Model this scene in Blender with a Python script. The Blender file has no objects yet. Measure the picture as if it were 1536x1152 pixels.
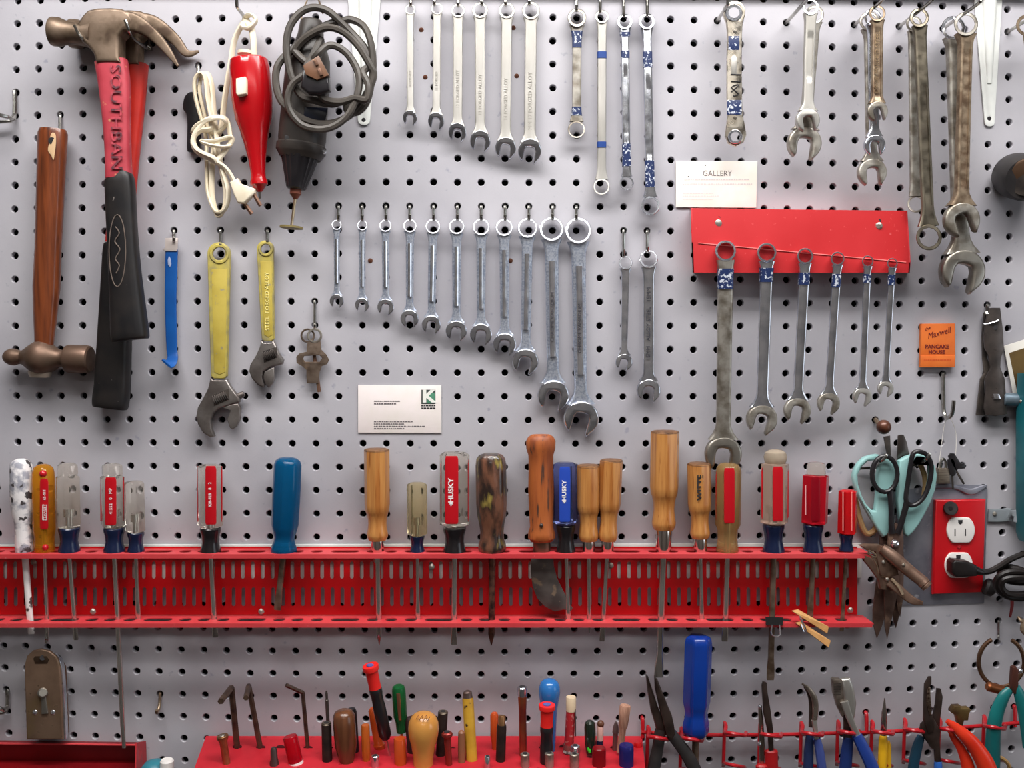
import bpy, bmesh, math, random
from mathutils import Vector, Matrix
random.seed(7)
C = bpy.context.scene
COL = C.collection
PI = math.pi
# ---------------------------------------------------------------- camera pose and pixel -> place on / in front of the board
F = 1385.0                       # focal length in pixels of the 1536 x 1152 photograph
DIST = 38.90 * 0.0254            # camera to board, board holes are one inch apart
U = DIST / F                     # metres on the board per pixel (about 0.71 mm): the unit for depths below
ZC = 1.45                        # height of the camera above the floor
YAW, PITCH, ROLL = -0.01733, 0.04026, 0.00203
def _rot():
    cy, sy, cp, sp, cr, sr = math.cos(YAW), math.sin(YAW), math.cos(PITCH), math.sin(PITCH), math.cos(ROLL), math.sin(ROLL)
    Ry = Matrix(((cy, 0, sy), (0, 1, 0), (-sy, 0, cy)))
    Rx = Matrix(((1, 0, 0), (0, cp, -sp), (0, sp, cp)))
    Rz = Matrix(((cr, -sr, 0), (sr, cr, 0), (0, 0, 1)))
    return Rz @ Rx @ Ry
RM = _rot()
RT = RM.transposed()
def W(px, py, d=0.0):
    """the point that stands d (in board pixels) before the board on the sight line of a pixel"""
    q = RT @ Vector(((px - 768) / F, (py - 576) / F, 1.0))
    t = (DIST - d * U) / q.z
    return Vector((q.x * t, -d * U, ZC - q.y * t))
def hole(i, j):
    """pixel of the board hole in column i, row j"""
    c = RM @ Vector((i - 20.6327, j - 13.8990, 38.8994))
    u, v = c.x / c.z, c.y / c.z
    s = 1 - 0.09152 * (u * u + v * v)
    return 768 + F * u * s, 576 + F * v * s
def near_hole(px, py):
    best = min(((hole(i, j), i, j) for i in range(-1, 45) for j in range(-2, 34)), key=lambda h: (h[0][0] - px) ** 2 + (h[0][1] - py) ** 2)
    return best[0]
cam = bpy.data.objects.new('camera', bpy.data.cameras.new('camera'))
COL.objects.link(cam)
cam.data.sensor_width = 36.0
cam.data.lens = 36.0 * F / 1536.0
cam.data.clip_start = 0.01
bv = lambda r: Vector((r[0], r[2], -r[1]))
right, down, fwd = bv(RM[0]), bv(RM[1]), bv(RM[2])
cam.matrix_world = Matrix(((right.x, -down.x, -fwd.x, 0), (right.y, -down.y, -fwd.y, -DIST), (right.z, -down.z, -fwd.z, ZC), (0, 0, 0, 1)))
C.camera = cam
# ---------------------------------------------------------------- materials
def lin(c):
    return tuple((v / 255 / 12.92 if v / 255 <= 0.04045 else ((v / 255 + 0.055) / 1.055) ** 2.4) for v in c) + (1.0,)
MATS = {}
def mat(name, rgb, rough=0.5, metal=0.0, rgb2=None, scale=60, lo=0.4, hi=0.65, stretch=None, rgb3=None, scale3=200, lo3=0.6, hi3=0.68, rvar=0.0, bump=0.0, bscale=300, trans=0.0, ior=1.45, coat=0.0, spec=0.5, brush=None):
    if name in MATS: return MATS[name]
    m = bpy.data.materials.new(name); m.use_nodes = True
    nt = m.node_tree; b = nt.nodes['Principled BSDF']
    b.inputs['Base Color'].default_value = lin(rgb)
    b.inputs['Roughness'].default_value = rough
    b.inputs['Metallic'].default_value = metal
    b.inputs['Transmission Weight'].default_value = trans
    b.inputs['IOR'].default_value = ior
    b.inputs['Coat Weight'].default_value = coat
    b.inputs['Coat Roughness'].default_value = 0.12
    b.inputs['Specular IOR Level'].default_value = spec
    N, L = nt.nodes.new, nt.links.new
    tc = N('ShaderNodeTexCoord'); src = tc.outputs['Object']
    if stretch:
        mp = N('ShaderNodeMapping'); mp.inputs['Scale'].default_value = stretch; L(src, mp.inputs[0]); src = mp.outputs[0]
    col = None
    if rgb2 is not None:
        n = N('ShaderNodeTexNoise'); n.inputs['Scale'].default_value = scale; n.inputs['Detail'].default_value = 5; L(src, n.inputs['Vector'])
        r = N('ShaderNodeMapRange'); r.inputs[1].default_value = lo; r.inputs[2].default_value = hi; L(n.outputs[0], r.inputs[0])
        mx = N('ShaderNodeMix'); mx.data_type = 'RGBA'; mx.inputs[6].default_value = lin(rgb); mx.inputs[7].default_value = lin(rgb2); L(r.outputs[0], mx.inputs[0])
        col = mx.outputs[2]
    if rgb3 is not None:
        n = N('ShaderNodeTexNoise'); n.inputs['Scale'].default_value = scale3; n.inputs['Detail'].default_value = 3; L(src, n.inputs['Vector'])
        r = N('ShaderNodeMapRange'); r.inputs[1].default_value = lo3; r.inputs[2].default_value = hi3; L(n.outputs[0], r.inputs[0])
        mx = N('ShaderNodeMix'); mx.data_type = 'RGBA'; mx.inputs[6].default_value = lin(rgb); mx.inputs[7].default_value = lin(rgb3); L(r.outputs[0], mx.inputs[0])
        if col: L(col, mx.inputs[6])
        col = mx.outputs[2]
    if col: L(col, b.inputs['Base Color'])
    if rvar:
        n = N('ShaderNodeTexNoise'); n.inputs['Scale'].default_value = 120; n.inputs['Detail'].default_value = 4; L(src, n.inputs['Vector'])
        r = N('ShaderNodeMapRange'); r.inputs[1].default_value = 0.3; r.inputs[2].default_value = 0.7
        r.inputs[3].default_value = max(0.03, rough - rvar); r.inputs[4].default_value = rough + rvar; L(n.outputs[0], r.inputs[0]); L(r.outputs[0], b.inputs['Roughness'])
    if bump:
        n = N('ShaderNodeTexNoise'); n.inputs['Scale'].default_value = bscale; n.inputs['Detail'].default_value = 3; L(src, n.inputs['Vector'])
        bp = N('ShaderNodeBump'); bp.inputs['Strength'].default_value = bump; bp.inputs['Distance'].default_value = 0.0005; L(n.outputs[0], bp.inputs['Height']); L(bp.outputs[0], b.inputs['Normal'])
    MATS[name] = m
    return m
# ---------------------------------------------------------------- things and parts
NVERT = [0]
class Thing:
    def __init__(s, name, label, cat, at, group=None):
        e = bpy.data.objects.new(name, None); COL.objects.link(e)
        e.empty_display_size = 0.01
        s.o = W(*at); e.location = s.o
        e['label'] = label; e['category'] = cat
        if group: e['group'] = group
        s.e = e; s.d = at[2]
    def P(s, px, py, d): return W(px, py, d) - s.o
    def part(s, name, b, m, parent=None, label=None, smooth=35):
        ob = mesh_obj(name, b, m, smooth)
        ob.parent = parent or s.e
        if label: ob['label'] = label
        return ob
def mesh_obj(name, b, m, smooth=35):
    me = bpy.data.meshes.new(name)
    me.from_pydata(b.v, [], b.f); me.update()
    me.polygons.foreach_set('use_smooth', [True] * len(me.polygons))
    me.set_sharp_from_angle(angle=math.radians(smooth))
    me.materials.append(m)
    NVERT[0] += len(b.v)
    ob = bpy.data.objects.new(name, me); COL.objects.link(ob)
    return ob
def kk(d): return (DIST - d * U) / F      # metres per pixel at depth d
def spline(pts, n):
    """Catmull-Rom through tuples"""
    if n <= 1 or len(pts) < 3: return list(pts)
    out = []
    q = [pts[0]] + list(pts) + [pts[-1]]
    for i in range(1, len(q) - 2):
        p0, p1, p2, p3 = q[i - 1], q[i], q[i + 1], q[i + 2]
        for k in range(n):
            t = k / n
            out.append(tuple(0.5 * (2 * b + (c - a) * t + (2 * a - 5 * b + 4 * c - d) * t * t + (3 * b - a - 3 * c + d) * t ** 3) for a, b, c, d in zip(p0, p1, p2, p3)))
    out.append(tuple(pts[-1]))
    return out
class B:
    """collects geometry for one mesh; coordinates are (pixel x, pixel y, depth before the board)"""
    def __init__(s, t=None): s.t = t; s.v = []; s.f = []
    def P(s, *p): return s.t.P(*p)
    def _rings(s, rings, closed=False, cap=True):
        b = len(s.v); n = len(rings[0])
        for r in rings: s.v.extend(tuple(p) for p in r)
        m = len(rings)
        for i in range(m if closed else m - 1):
            i2 = (i + 1) % m
            for k in range(n):
                k2 = (k + 1) % n
                s.f.append((b + i * n + k, b + i * n + k2, b + i2 * n + k2, b + i2 * n + k))
        if cap and not closed:
            s.f.append(tuple(b + k for k in reversed(range(n))))
            s.f.append(tuple(b + (m - 1) * n + k for k in range(n)))
    def lathe(s, a, c, prof, seg=20, flat=1.0, cross=None):
        """surface of revolution about the line a-c; prof = [(fraction along, radius in pixels[, flat])]"""
        A, D = s.P(*a), s.P(*c)
        ax = D - A; u = ax.normalized()
        ref = Vector((0, 1, 0)) if abs(u.y) < 0.9 else Vector((0, 0, 1))
        v = u.cross(ref).normalized(); w = u.cross(v).normalized()
        rings = []
        for p in prof:
            t, r = p[0], p[1]
            fl = p[2] if len(p) > 2 else flat
            k = kk(a[2] + (c[2] - a[2]) * t)
            ctr = A + ax * t
            ring = []
            for i in range(seg):
                th = 2 * PI * i / seg
                m = cross(th, t) if cross else 1.0
                ring.append(ctr + v * (math.cos(th) * r * m * k) + w * (math.sin(th) * r * m * fl * k))
            rings.append(ring)
        s._rings(rings)
        return s
    def tube(s, pts, r, seg=8, n=6, flat=1.0, closed=False, up=None):
        """round (or flattened) wire through pts; r = radius or list of radii in pixels"""
        if isinstance(r, (int, float)): r = [r] * len(pts)
        q = spline([tuple(p) + (rr,) for p, rr in zip(pts, r)], n)
        ps = [s.P(*p[:3]) for p in q]
        rings = []; prev = None
        for i, p in enumerate(ps):
            a, c = ps[max(i - 1, 0)], ps[min(i + 1, len(ps) - 1)]
            if closed: a, c = ps[i - 1], ps[(i + 1) % len(ps)]
            u = (c - a)
            if u.length < 1e-9: u = Vector((0, 0, 1))
            u.normalize()
            if up is not None:
                v = u.cross(up)
                if v.length < 1e-6: v = u.orthogonal()
            elif prev is None: v = u.cross(Vector((0, 1, 0))) if abs(u.y) < 0.95 else u.orthogonal()
            else: v = prev - u * prev.dot(u)
            v.normalize(); prev = v; w = u.cross(v)
            k = kk(q[i][2]) * q[i][3]
            rings.append([p + v * (math.cos(2 * PI * j / seg) * k) + w * (math.sin(2 * PI * j / seg) * k * flat) for j in range(seg)])
        s._rings(rings, closed=closed)
        return s
    def ring(s, c, ro, ri, d0, d1, seg=36, ch=0.18, pts=0, tilt=0.0, ay=1.0):
        """flat ring facing the viewer, with chamfered rims; pts > 0 gives a toothed bore; tilt leans its lower edge forward"""
        x, y = c[0], c[1]
        k = 1.0
        prof = [(ro, d0), (ro, d1 - ch * (ro - ri) * 1.2), (ro - ch * (ro - ri), d1), (ri + ch * (ro - ri) * 0.6, d1), (ri, d1 - ch * (ro - ri)), (ri, d0)]
        rings = []
        for i in range(seg):
            th = 2 * PI * i / seg
            ring = []
            for r, d in prof:
                rr = r
                if pts and r < (ro + ri) / 2: rr = r * (1 + 0.07 * (abs(((th * pts / (2 * PI)) % 1) * 2 - 1) - 0.5))
                yy = y - math.sin(th) * rr * ay
                ring.append(s.P(x + math.cos(th) * rr, yy, d + tilt * (yy - y)))
            rings.append(ring)
        s._rings(rings, closed=True)
        return s
    def sweep(s, pts, ws, ts, sec, n=1):
        """cross-section sec(t) -> list of (u, v) in -1..1 carried along pts; ws/ts = half width / half depth in pixels"""
        q = spline([tuple(p) + (w, t) for p, w, t in zip(pts, ws, ts)], n)
        ps = [s.P(*p[:3]) for p in q]; rings = []
        for i, p in enumerate(ps):
            u = (ps[min(i + 1, len(ps) - 1)] - ps[max(i - 1, 0)]).normalized()
            fr = Vector((0, -1, 0)); fr = (fr - u * fr.dot(u)).normalized()
            side = fr.cross(u)
            k = kk(q[i][2])
            rings.append([p + side * (a * q[i][3] * k) + fr * (b * q[i][4] * k) for a, b in sec(i / (len(ps) - 1))])
        s._rings(rings)
        return s
    def ball(s, c, r, seg=16, flat=1.0, squash=1.0):
        n = seg // 2
        pr = []
        for i in range(n + 1):
            th = PI * i / n
            pr.append(((1 - math.cos(th)) / 2, max(0.02, math.sin(th)) * r))
        return s.lathe((c[0], c[1] - r * squash, c[2]), (c[0], c[1] + r * squash, c[2]), pr, seg, flat)
    def plate(s, out, d0, d1, holes=(), bev=0.8, sp=0, dfun=None, res=1):
        """flat plate with the outline given in pixels, from depth d0 to d1, rounded edges"""
        if sp: out = closed_spline(out, sp)
        dm = (d0 + d1) / 2
        me = outline_mesh([[s.P(x, y, dm) for x, y in loop] for loop in [out] + list(holes)], (d1 - d0) / 2 * U, bev * U, res)
        yc = -dm * U - s.t.o.y if s.t else 0
        b = len(s.v)
        for p in me[0]:
            v = Vector((p[0], yc - p[2], p[1]))
            if dfun: v = v + Vector((0, -dfun(v.x / U, v.z / U) * U, 0))
            s.v.append(tuple(v))
        s.f.extend(tuple(b + i for i in f) for f in me[1])
        return s
    def box(s, x0, y0, x1, y1, d0, d1, bev=0.8): return s.plate([(x0, y0), (x1, y0), (x1, y1), (x0, y1)], d0, d1, bev=bev)
    def hexa(s, front, back):
        """box from four front and four back points, each (px, py, d), in the same turning order"""
        b = len(s.v); s.v.extend(tuple(s.P(*p)) for p in list(front) + list(back))
        n = len(front)
        s.f.append(tuple(b + i for i in range(n))); s.f.append(tuple(b + n + i for i in reversed(range(n))))
        for i in range(n): s.f.append((b + i, b + n + i, b + n + (i + 1) % n, b + (i + 1) % n))
        return s
    def sheet(s, rows, th):
        """bent sheet through rows of (px,py,d) points, given a thickness th towards the board"""
        for lay in (0, 1):
            pass
        n = len(rows[0]); b = len(s.v)
        for lay in (0, th):
            for r in rows: s.v.extend(tuple(s.P(p[0], p[1], p[2] - lay)) for p in r)
        m = len(rows); off = m * n
        for i in range(m - 1):
            for k in range(n - 1):
                q = (b + i * n + k, b + i * n + k + 1, b + (i + 1) * n + k + 1, b + (i + 1) * n + k)
                s.f.append(q); s.f.append(tuple(x + off for x in reversed(q)))
        edge = [i for i in range(n)] + [i * n + n - 1 for i in range(1, m)] + [(m - 1) * n + k for k in reversed(range(n - 1))] + [i * n for i in reversed(range(1, m - 1))]
        for a, c in zip(edge, edge[1:] + edge[:1]): s.f.append((b + c, b + a, b + a + off, b + c + off))
        return s
    def hplate(s, y, d0, d1, x0, x1, holes, th):
        """level shelf sheet at board height of pixel row y (at depth 0) from depth d0 to d1, with oval holes (x, half width, depth centre, half depth) in metres scaled from board pixels"""
        a, c = s.P(x0, y, 0), s.P(x1, y, 0)
        loops = [[Vector((a.x, 0, d0 * U)), Vector((c.x, 0, d0 * U)), Vector((c.x, 0, d1 * U)), Vector((a.x, 0, d1 * U))]]
        for (hx, hw, hd, hh) in holes:
            p = s.P(hx, y, 0).x
            loop = []
            for i in range(20):
                th_ = 2 * PI * i / 20
                cx = math.cos(th_); ex = (hw - hh) * (1 if cx > 0 else -1) if hw > hh else 0
                loop.append(Vector((p + (ex + cx * min(hw, hh)) * U, 0, (hd + math.sin(th_) * hh) * U)))
            loops.append(loop)
        me = outline_mesh(loops, th / 2 * U, 0.0, 0)
        z0, z1 = a.z, c.z; b = len(s.v); oy = s.t.o.y
        for p in me[0]:
            z = z0 + (z1 - z0) * (p[0] - a.x) / (c.x - a.x)
            s.v.append((p[0], -p[1] - oy, z + p[2]))
        s.f.extend(tuple(b + i for i in f) for f in me[1])
        return s
def closed_spline(pts, n):
    m = len(pts); out = []
    for i in range(m):
        p0, p1, p2, p3 = pts[i - 1], pts[i], pts[(i + 1) % m], pts[(i + 2) % m]
        for k in range(n):
            t = k / n
            out.append(tuple(0.5 * (2 * b + (c - a) * t + (2 * a - 5 * b + 4 * c - d) * t * t + (3 * b - a - 3 * c + d) * t ** 3) for a, b, c, d in zip(p0, p1, p2, p3)))
    return out
def outline_mesh(loops, half, bev, res):
    cu = bpy.data.curves.new('outline', 'CURVE'); cu.dimensions = '2D'; cu.fill_mode = 'BOTH'
    bev = min(bev, half * 0.95)
    cu.extrude = max(half - bev, 0); cu.bevel_depth = bev; cu.bevel_resolution = res; cu.offset = -bev
    for lp in loops:
        sp = cu.splines.new('POLY'); sp.points.add(len(lp) - 1); sp.use_cyclic_u = True
        for q, p in zip(sp.points, lp): q.co = (p.x, p.z, 0, 1)
    return curve_to_mesh(cu)
def curve_to_mesh(cu):
    ob = bpy.data.objects.new('outline', cu)
    me = bpy.data.meshes.new_from_object(ob)
    bm = bmesh.new(); bm.from_mesh(me); bmesh.ops.remove_doubles(bm, verts=bm.verts, dist=2e-6); bm.to_mesh(me); bm.free()
    r = ([tuple(v.co) for v in me.vertices], [tuple(p.vertices) for p in me.polygons])
    bpy.data.objects.remove(ob); bpy.data.curves.remove(cu); bpy.data.meshes.remove(me)
    return r
def text(t, s, px, py, d, size, m, rot=0.0, parent=None, name='lettering', th=0.3, align='CENTER', bend=None, sx=1.0, shear=0.0, label=None, bold=0.0):
    """raised or printed lettering on a part: size = letter height in pixels; bend = (axis pixel x, radius) wraps it round an upright handle"""
    cu = bpy.data.curves.new('txt', 'FONT'); cu.body = s; cu.size = size * U * 1.38; cu.extrude = th * U; cu.align_x = align; cu.align_y = 'CENTER'; cu.resolution_u = 2
    cu.shear = shear; cu.offset = bold * U
    vs, fs = curve_to_mesh(cu)
    b = B(t); o = t.P(px, py, d); c, sn = math.cos(rot), math.sin(rot)
    for p in vs:
        x, y = p[0] * sx, p[1]
        q = Vector((x * c - y * sn, -p[2], x * sn + y * c))
        if bend:
            dx = (q.x + (o.x - t.P(bend[0], py, d).x)) / U
            q.y += (bend[1] - math.sqrt(max(bend[1] ** 2 - dx * dx, 0))) * U
        b.v.append(tuple(o + q))
    b.f = fs
    return t.part(name, b, m, parent, label)
def mark_lines(t, rows, d, m, parent=None, name='print'):
    """printed lines too small to read, as rows of short dashes: rows = (x0, x1, y, height)"""
    for x0, x1, y, h in rows:
        b = B(t); x = x0; first = True
        while x < x1 - 1.2:
            w = min(random.choice((1.6, 2.4, 3.2, 4.2)), x1 - x)
            b.hexa([(x, y, d), (x + w, y, d), (x + w, y + h, d), (x, y + h, d)], [(x, y, d - .3), (x + w, y, d - .3), (x + w, y + h, d - .3), (x, y + h, d - .3)])
            x += w + 0.9
        t.part(name, b, m, parent)
# ---------------------------------------------------------------- palette
PAINT = mat('grey_board_paint', (180, 178, 184), 0.42, rgb2=(168, 166, 173), scale=9, rgb3=(150, 150, 162), scale3=90, lo3=0.66, hi3=0.74, bump=0.12, bscale=500)
DARKWALL = mat('dark_wall', (40, 38, 44), 0.9)
SATIN = mat('satin_steel', (196, 193, 187), 0.4, 0.8, rgb2=(178, 175, 168), scale=90, stretch=(1, 1, .15), rvar=.08)
CHROME = mat('chrome', (226, 228, 234), 0.14, .92, rgb2=(196, 199, 208), scale=70, rvar=.06, bump=.05)
CHROMEROUGH = mat('chrome_pebbled', (204, 210, 222), 0.3, .8, rgb2=(168, 178, 198), scale=500, lo=.45, hi=.6, bump=.5, bscale=900)
WORN = mat('worn_steel', (176, 171, 162), 0.38, .72, rgb2=(128, 120, 108), scale=80, rvar=.1, bump=.1)
BROWNST = mat('browned_steel', (128, 112, 99), 0.42, .6, rgb2=(88, 72, 60), scale=90, rgb3=(150, 128, 108), scale3=30, rvar=.12, bump=.2)
BRASSY = mat('stained_brassy_steel', (160, 142, 120), 0.4, .75, rgb2=(112, 92, 74), scale=110, rvar=.1, bump=.15)
DARKST = mat('dark_steel', (66, 61, 60), 0.4, 0.6, rgb2=(90, 82, 76), scale=90, rvar=.1)
RUST = mat('rusty_steel', (118, 88, 72), 0.45, 0.55, rgb2=(78, 52, 38), scale=70, rgb3=(150, 120, 95), scale3=140, bump=.25)
ZINC = mat('zinc_wire', (190, 188, 182), 0.25, 1.0, rgb2=(150, 148, 142), scale=100)
RED = mat('red_enamel', (196, 8, 18), 0.33, rgb2=(178, 5, 14), scale=18, coat=.3, bump=.03)
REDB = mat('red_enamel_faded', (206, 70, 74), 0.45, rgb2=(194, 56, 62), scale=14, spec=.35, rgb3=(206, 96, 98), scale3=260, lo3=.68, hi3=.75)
REDW = mat('red_painted_wood', (190, 38, 50), 0.5, spec=.3, rgb2=(174, 30, 42), scale=30, rgb3=(150, 24, 34), scale3=90, lo3=.66, hi3=.7, bump=.1)
REDWIRE = mat('red_dipped_wire', (180, 24, 34), 0.35, coat=.2)
BLACK = mat('black_rubber', (34, 32, 33), 0.5, rgb2=(48, 44, 43), scale=60)
BLACKPL = mat('black_plastic', (28, 26, 29), 0.28, rgb2=(38, 35, 37), scale=60)
BLUEPAINT = mat('blue_paint_marking', (44, 72, 134), 0.45, rgb2=(34, 54, 104), scale=300)
BLUECHIP = mat('blue_paint_chipped', (28, 44, 86), 0.4, rgb2=(196, 201, 210), scale=330, lo=.55, hi=.60)
CARD = mat('cream_card', (240, 232, 226), 0.7, rgb2=(234, 228, 216), scale=40)
INK = mat('black_ink', (40, 38, 40), 0.7)
GREYINK = mat('grey_ink', (150, 146, 150), 0.7)
FAINTINK = mat('faint_ink', (214, 206, 204), 0.7)
WHITEPL = mat('white_plastic', (232, 228, 224), 0.35)
WHITEPAINT = mat('white_enamel', (226, 228, 224), 0.35, rgb2=(212, 214, 210), scale=30)
# ---------------------------------------------------------------- the room (a workshop; only the pegboard wall is in the photograph)
def slab(name, x0, x1, y0, y1, z0, z1, m):
    b = B(); P = [(x, y, z) for x in (x0, x1) for y in (y0, y1) for z in (z0, z1)]
    b.v = P; b.f = [(0, 1, 3, 2), (4, 6, 7, 5), (0, 4, 5, 1), (2, 3, 7, 6), (0, 2, 6, 4), (1, 5, 7, 3)]
    o = mesh_obj(name, b, m); o['kind'] = 'structure'
    return o
ROOM = mat('warm_wall_paint', (170, 162, 156), 0.8, rgb2=(160, 152, 146), scale=3)
CEIL = mat('ceiling_paint', (190, 188, 184), 0.85)
FLOORM = mat('concrete_floor', (84, 76, 72), 0.7, rgb2=(68, 62, 60), scale=6)
slab('floor', -2.2, 2.2, -3.2, .3, -.1, 0, FLOORM)
slab('ceiling', -2.2, 2.2, -3.2, .3, 2.5, 2.6, CEIL)
slab('wall_back', -2.2, 2.2, .045, .3, 0, 2.5, DARKWALL)
slab('wall_front', -2.2, 2.2, -3.2, -3.1, 0, 2.5, ROOM)
slab('wall_left', -2.2, -2.1, -3.1, .045, 0, 2.5, ROOM)
slab('wall_right', 2.1, 2.2, -3.1, .045, 0, 2.5, ROOM)
DAY = bpy.data.materials.new('added_daylight_pane'); DAY.use_nodes = True
_d = DAY.node_tree.nodes['Principled BSDF']; _d.inputs['Base Color'].default_value = (.02, .02, .02, 1); _d.inputs['Roughness'].default_value = .1; _d.inputs['Emission Color'].default_value = (.84, .92, 1, 1); _d.inputs['Emission Strength'].default_value = 1.9
slab('added_window_1', 2.085, 2.098, -1.75, -.75, .95, 2.05, DAY)  # unseen window added for bright bluish streaks along the chrome shafts
for k, (a, c, e, f) in enumerate(((-1.81, -.69, .89, .95), (-1.81, -.69, 2.05, 2.11), (-1.81, -1.75, .95, 2.05), (-.75, -.69, .95, 2.05), (-1.27, -1.23, .95, 2.05))):
    slab('trim_%d' % (k + 2), 2.06, 2.1, a, c, e, f, mat('window_frame_paint', (226, 222, 214), .5))
# ledge over the board, outside the top of the picture
zt = W(768, -16).z
slab('trim_1', -1.0, 1.0, -.015, .045, zt, zt + .05, mat('dark_wood_trim', (70, 52, 42), 0.6))
# ---------------------------------------------------------------- the pegboard
def build_board():
    b = B(); NS = 16
    I0, I1, J0, J1 = -5, 48, -4, 36
    ctr = {(i, j): W(*hole(i, j)) for i in range(I0 - 1, I1 + 2) for j in range(J0 - 1, J1 + 2)}
    cor = {}
    for i in range(I0, I1 + 2):
        for j in range(J0, J1 + 2):
            p = (ctr[i - 1, j - 1] + ctr[i, j - 1] + ctr[i - 1, j] + ctr[i, j]) / 4
            cor[i, j] = len(b.v); b.v.append((p.x, 0, p.z))
    for i in range(I0, I1 + 1):
        for j in range(J0, J1 + 1):
            c = ctr[i, j]; r0 = U * random.uniform(4.9, 5.25); base = len(b.v)
            jx, jz = random.uniform(-.3, .3) * U, random.uniform(-.3, .3) * U
            for r, y in ((r0 + .75 * U, 0), (r0, .8 * U), (r0, 8 * U)):
                for k in range(NS):
                    th = 2 * PI * (k + .5) / NS
                    b.v.append((c.x + jx + math.cos(th) * r, y, c.z + jz + math.sin(th) * r))
            for s in (0, 1):
                for k in range(NS):
                    k2 = (k + 1) % NS
                    b.f.append((base + s * NS + k, base + s * NS + NS + k, base + s * NS + NS + k2, base + s * NS + k2))
            TR, TL, BL, BR = cor[i + 1, j], cor[i, j], cor[i, j + 1], cor[i + 1, j + 1]
            q = NS // 4
            for n, (A, D) in enumerate(((BR, TR), (TR, TL), (TL, BL), (BL, BR))):
                st = n * q - q // 2
                arc = [base + (st + m) % NS for m in range(q)] + [base + (st + q) % NS]
                # side between the two corners; arc runs the same way round
                b.f.append((A, D) + tuple(reversed(arc[:])))
    o = mesh_obj('pegboard', b, PAINT)
    o['kind'] = 'structure'; o['label'] = 'grey painted pegboard wall panel with rows of round holes'; o['category'] = 'pegboard'
    return o
build_board()
def rusty_screw(px, py, label):
    t = Thing('screw', label, 'screw', (px, py, 0), 'rusty screws in the pegboard')
    b = B(t); b.lathe((px, py, 0.2), (px, py, 1.6), [(0, 3.6), (.5, 3.4), (1, 1.4)], 14)
    t.part('screw_head', b, mat('rust_brown', (120, 74, 50), .7, .3, rgb2=(80, 44, 30), scale=200))
for x, y, l in ((632, 45, 'small rusty screw between the two smallest satin wrenches, upper one'), (638, 116, 'small rusty screw between the two smallest satin wrenches, lower one'), (770, 42, 'small rusty screw right of the fifth satin wrench, near the top edge'), (775, 114, 'small rusty screw between the fifth and sixth satin wrenches, halfway down'), (555.5, 391, 'small rusty screw beside the second smallest chrome wrench'), (765.5, 391, 'small rusty screw half hidden by the eighth chrome wrench')):
    rusty_screw(x, y, l)
# ---------------------------------------------------------------- hooks
def hook(px, py, label, drop=22, out=17, tip=8, r=2.4, group='wire hooks in the pegboard', m=None, snap=True):
    """single J hook: out of the hole, down the board, forward and up at the tip"""
    if snap: px, py = near_hole(px, py)
    t = Thing('pegboard_hook', label, 'hook', (px, py, 0), group)
    b = B(t)
    b.tube([(px, py, -5), (px, py, 2.5), (px, py + 3, 4.5), (px, py + drop * .6, 5), (px, py + drop - 2, 6), (px, py + drop, 9), (px, py + drop, out - 3), (px, py + drop - 2, out), (px, py + drop - tip, out + 1.5)], r, 8, 4)
    t.part('wire', b, m or ZINC)
    return px, py
def long_hook(px, py, label, out=105, tip=14, r=2.6, lift=0):
    px, py = near_hole(px, py)
    t = Thing('pegboard_hook', label, 'hook', (px, py, 0), 'long straight pegboard hooks')
    o = t.o
    b = B(t)
    def Q(dx, dz, d): return Vector((dx * U, -d * U, dz * U))
    b.P = lambda x, y, d: Q(x, y, d)
    b.tube([(0, 0, -6), (0, 0, 4), (0, 0, out * .5), (0, 0, out - 4), (0, 4, out), (0, tip, out + 2)], r, 8, 4)
    t.part('prong', b, ZINC)
    return t
# ---------------------------------------------------------------- wrenches
def sec_round(t): return [(math.cos(2 * PI * i / 16), math.sin(2 * PI * i / 16)) for i in range(16)]
def superell(p):
    out = []
    for i in range(20):
        a = 2 * PI * i / 20
        c, s = math.cos(a), math.sin(a)
        out.append((math.copysign(abs(c) ** p, c), math.copysign(abs(s) ** p, s)))
    return out
SE = superell(.45)
def sec_flat(t): return SE
def sec_groove(lo, hi, deep=.45, wide=.55):
    base = [(-1, -.8), (-1, .5), (-.88, .9), (-.72, 1), (-wide, 1), (-wide + .06, 1), (0, 1), (wide - .06, 1), (wide, 1), (.72, 1), (.88, .9), (1, .5), (1, -.8), (.85, -1), (-.85, -1)]
    def f(t):
        g = 1 if lo < t < hi else 0
        return [(u, (v - deep * g) if 4 < i < 8 else v) for i, (u, v) in enumerate(base)]
    return f
def sec_panel(lo, hi, rise=.5, wide=.62):
    """rounded beam whose middle carries a raised rounded panel"""
    base = [(-1, -.8), (-1, .2), (-.9, .5), (-.8, .62), (-wide, .66), (-wide + .08, .66), (-.25, .66), (.25, .66), (wide - .08, .66), (wide, .66), (.8, .62), (.9, .5), (1, .2), (1, -.8), (.85, -1), (-.85, -1)]
    add = {5: .55, 6: 1.0, 7: 1.0, 8: .55}
    def f(t):
        g = 1 if lo < t < hi else 0
        return [(u, v + rise * g * add.get(i, 0)) for i, (u, v) in enumerate(base)]
    return f
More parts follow.
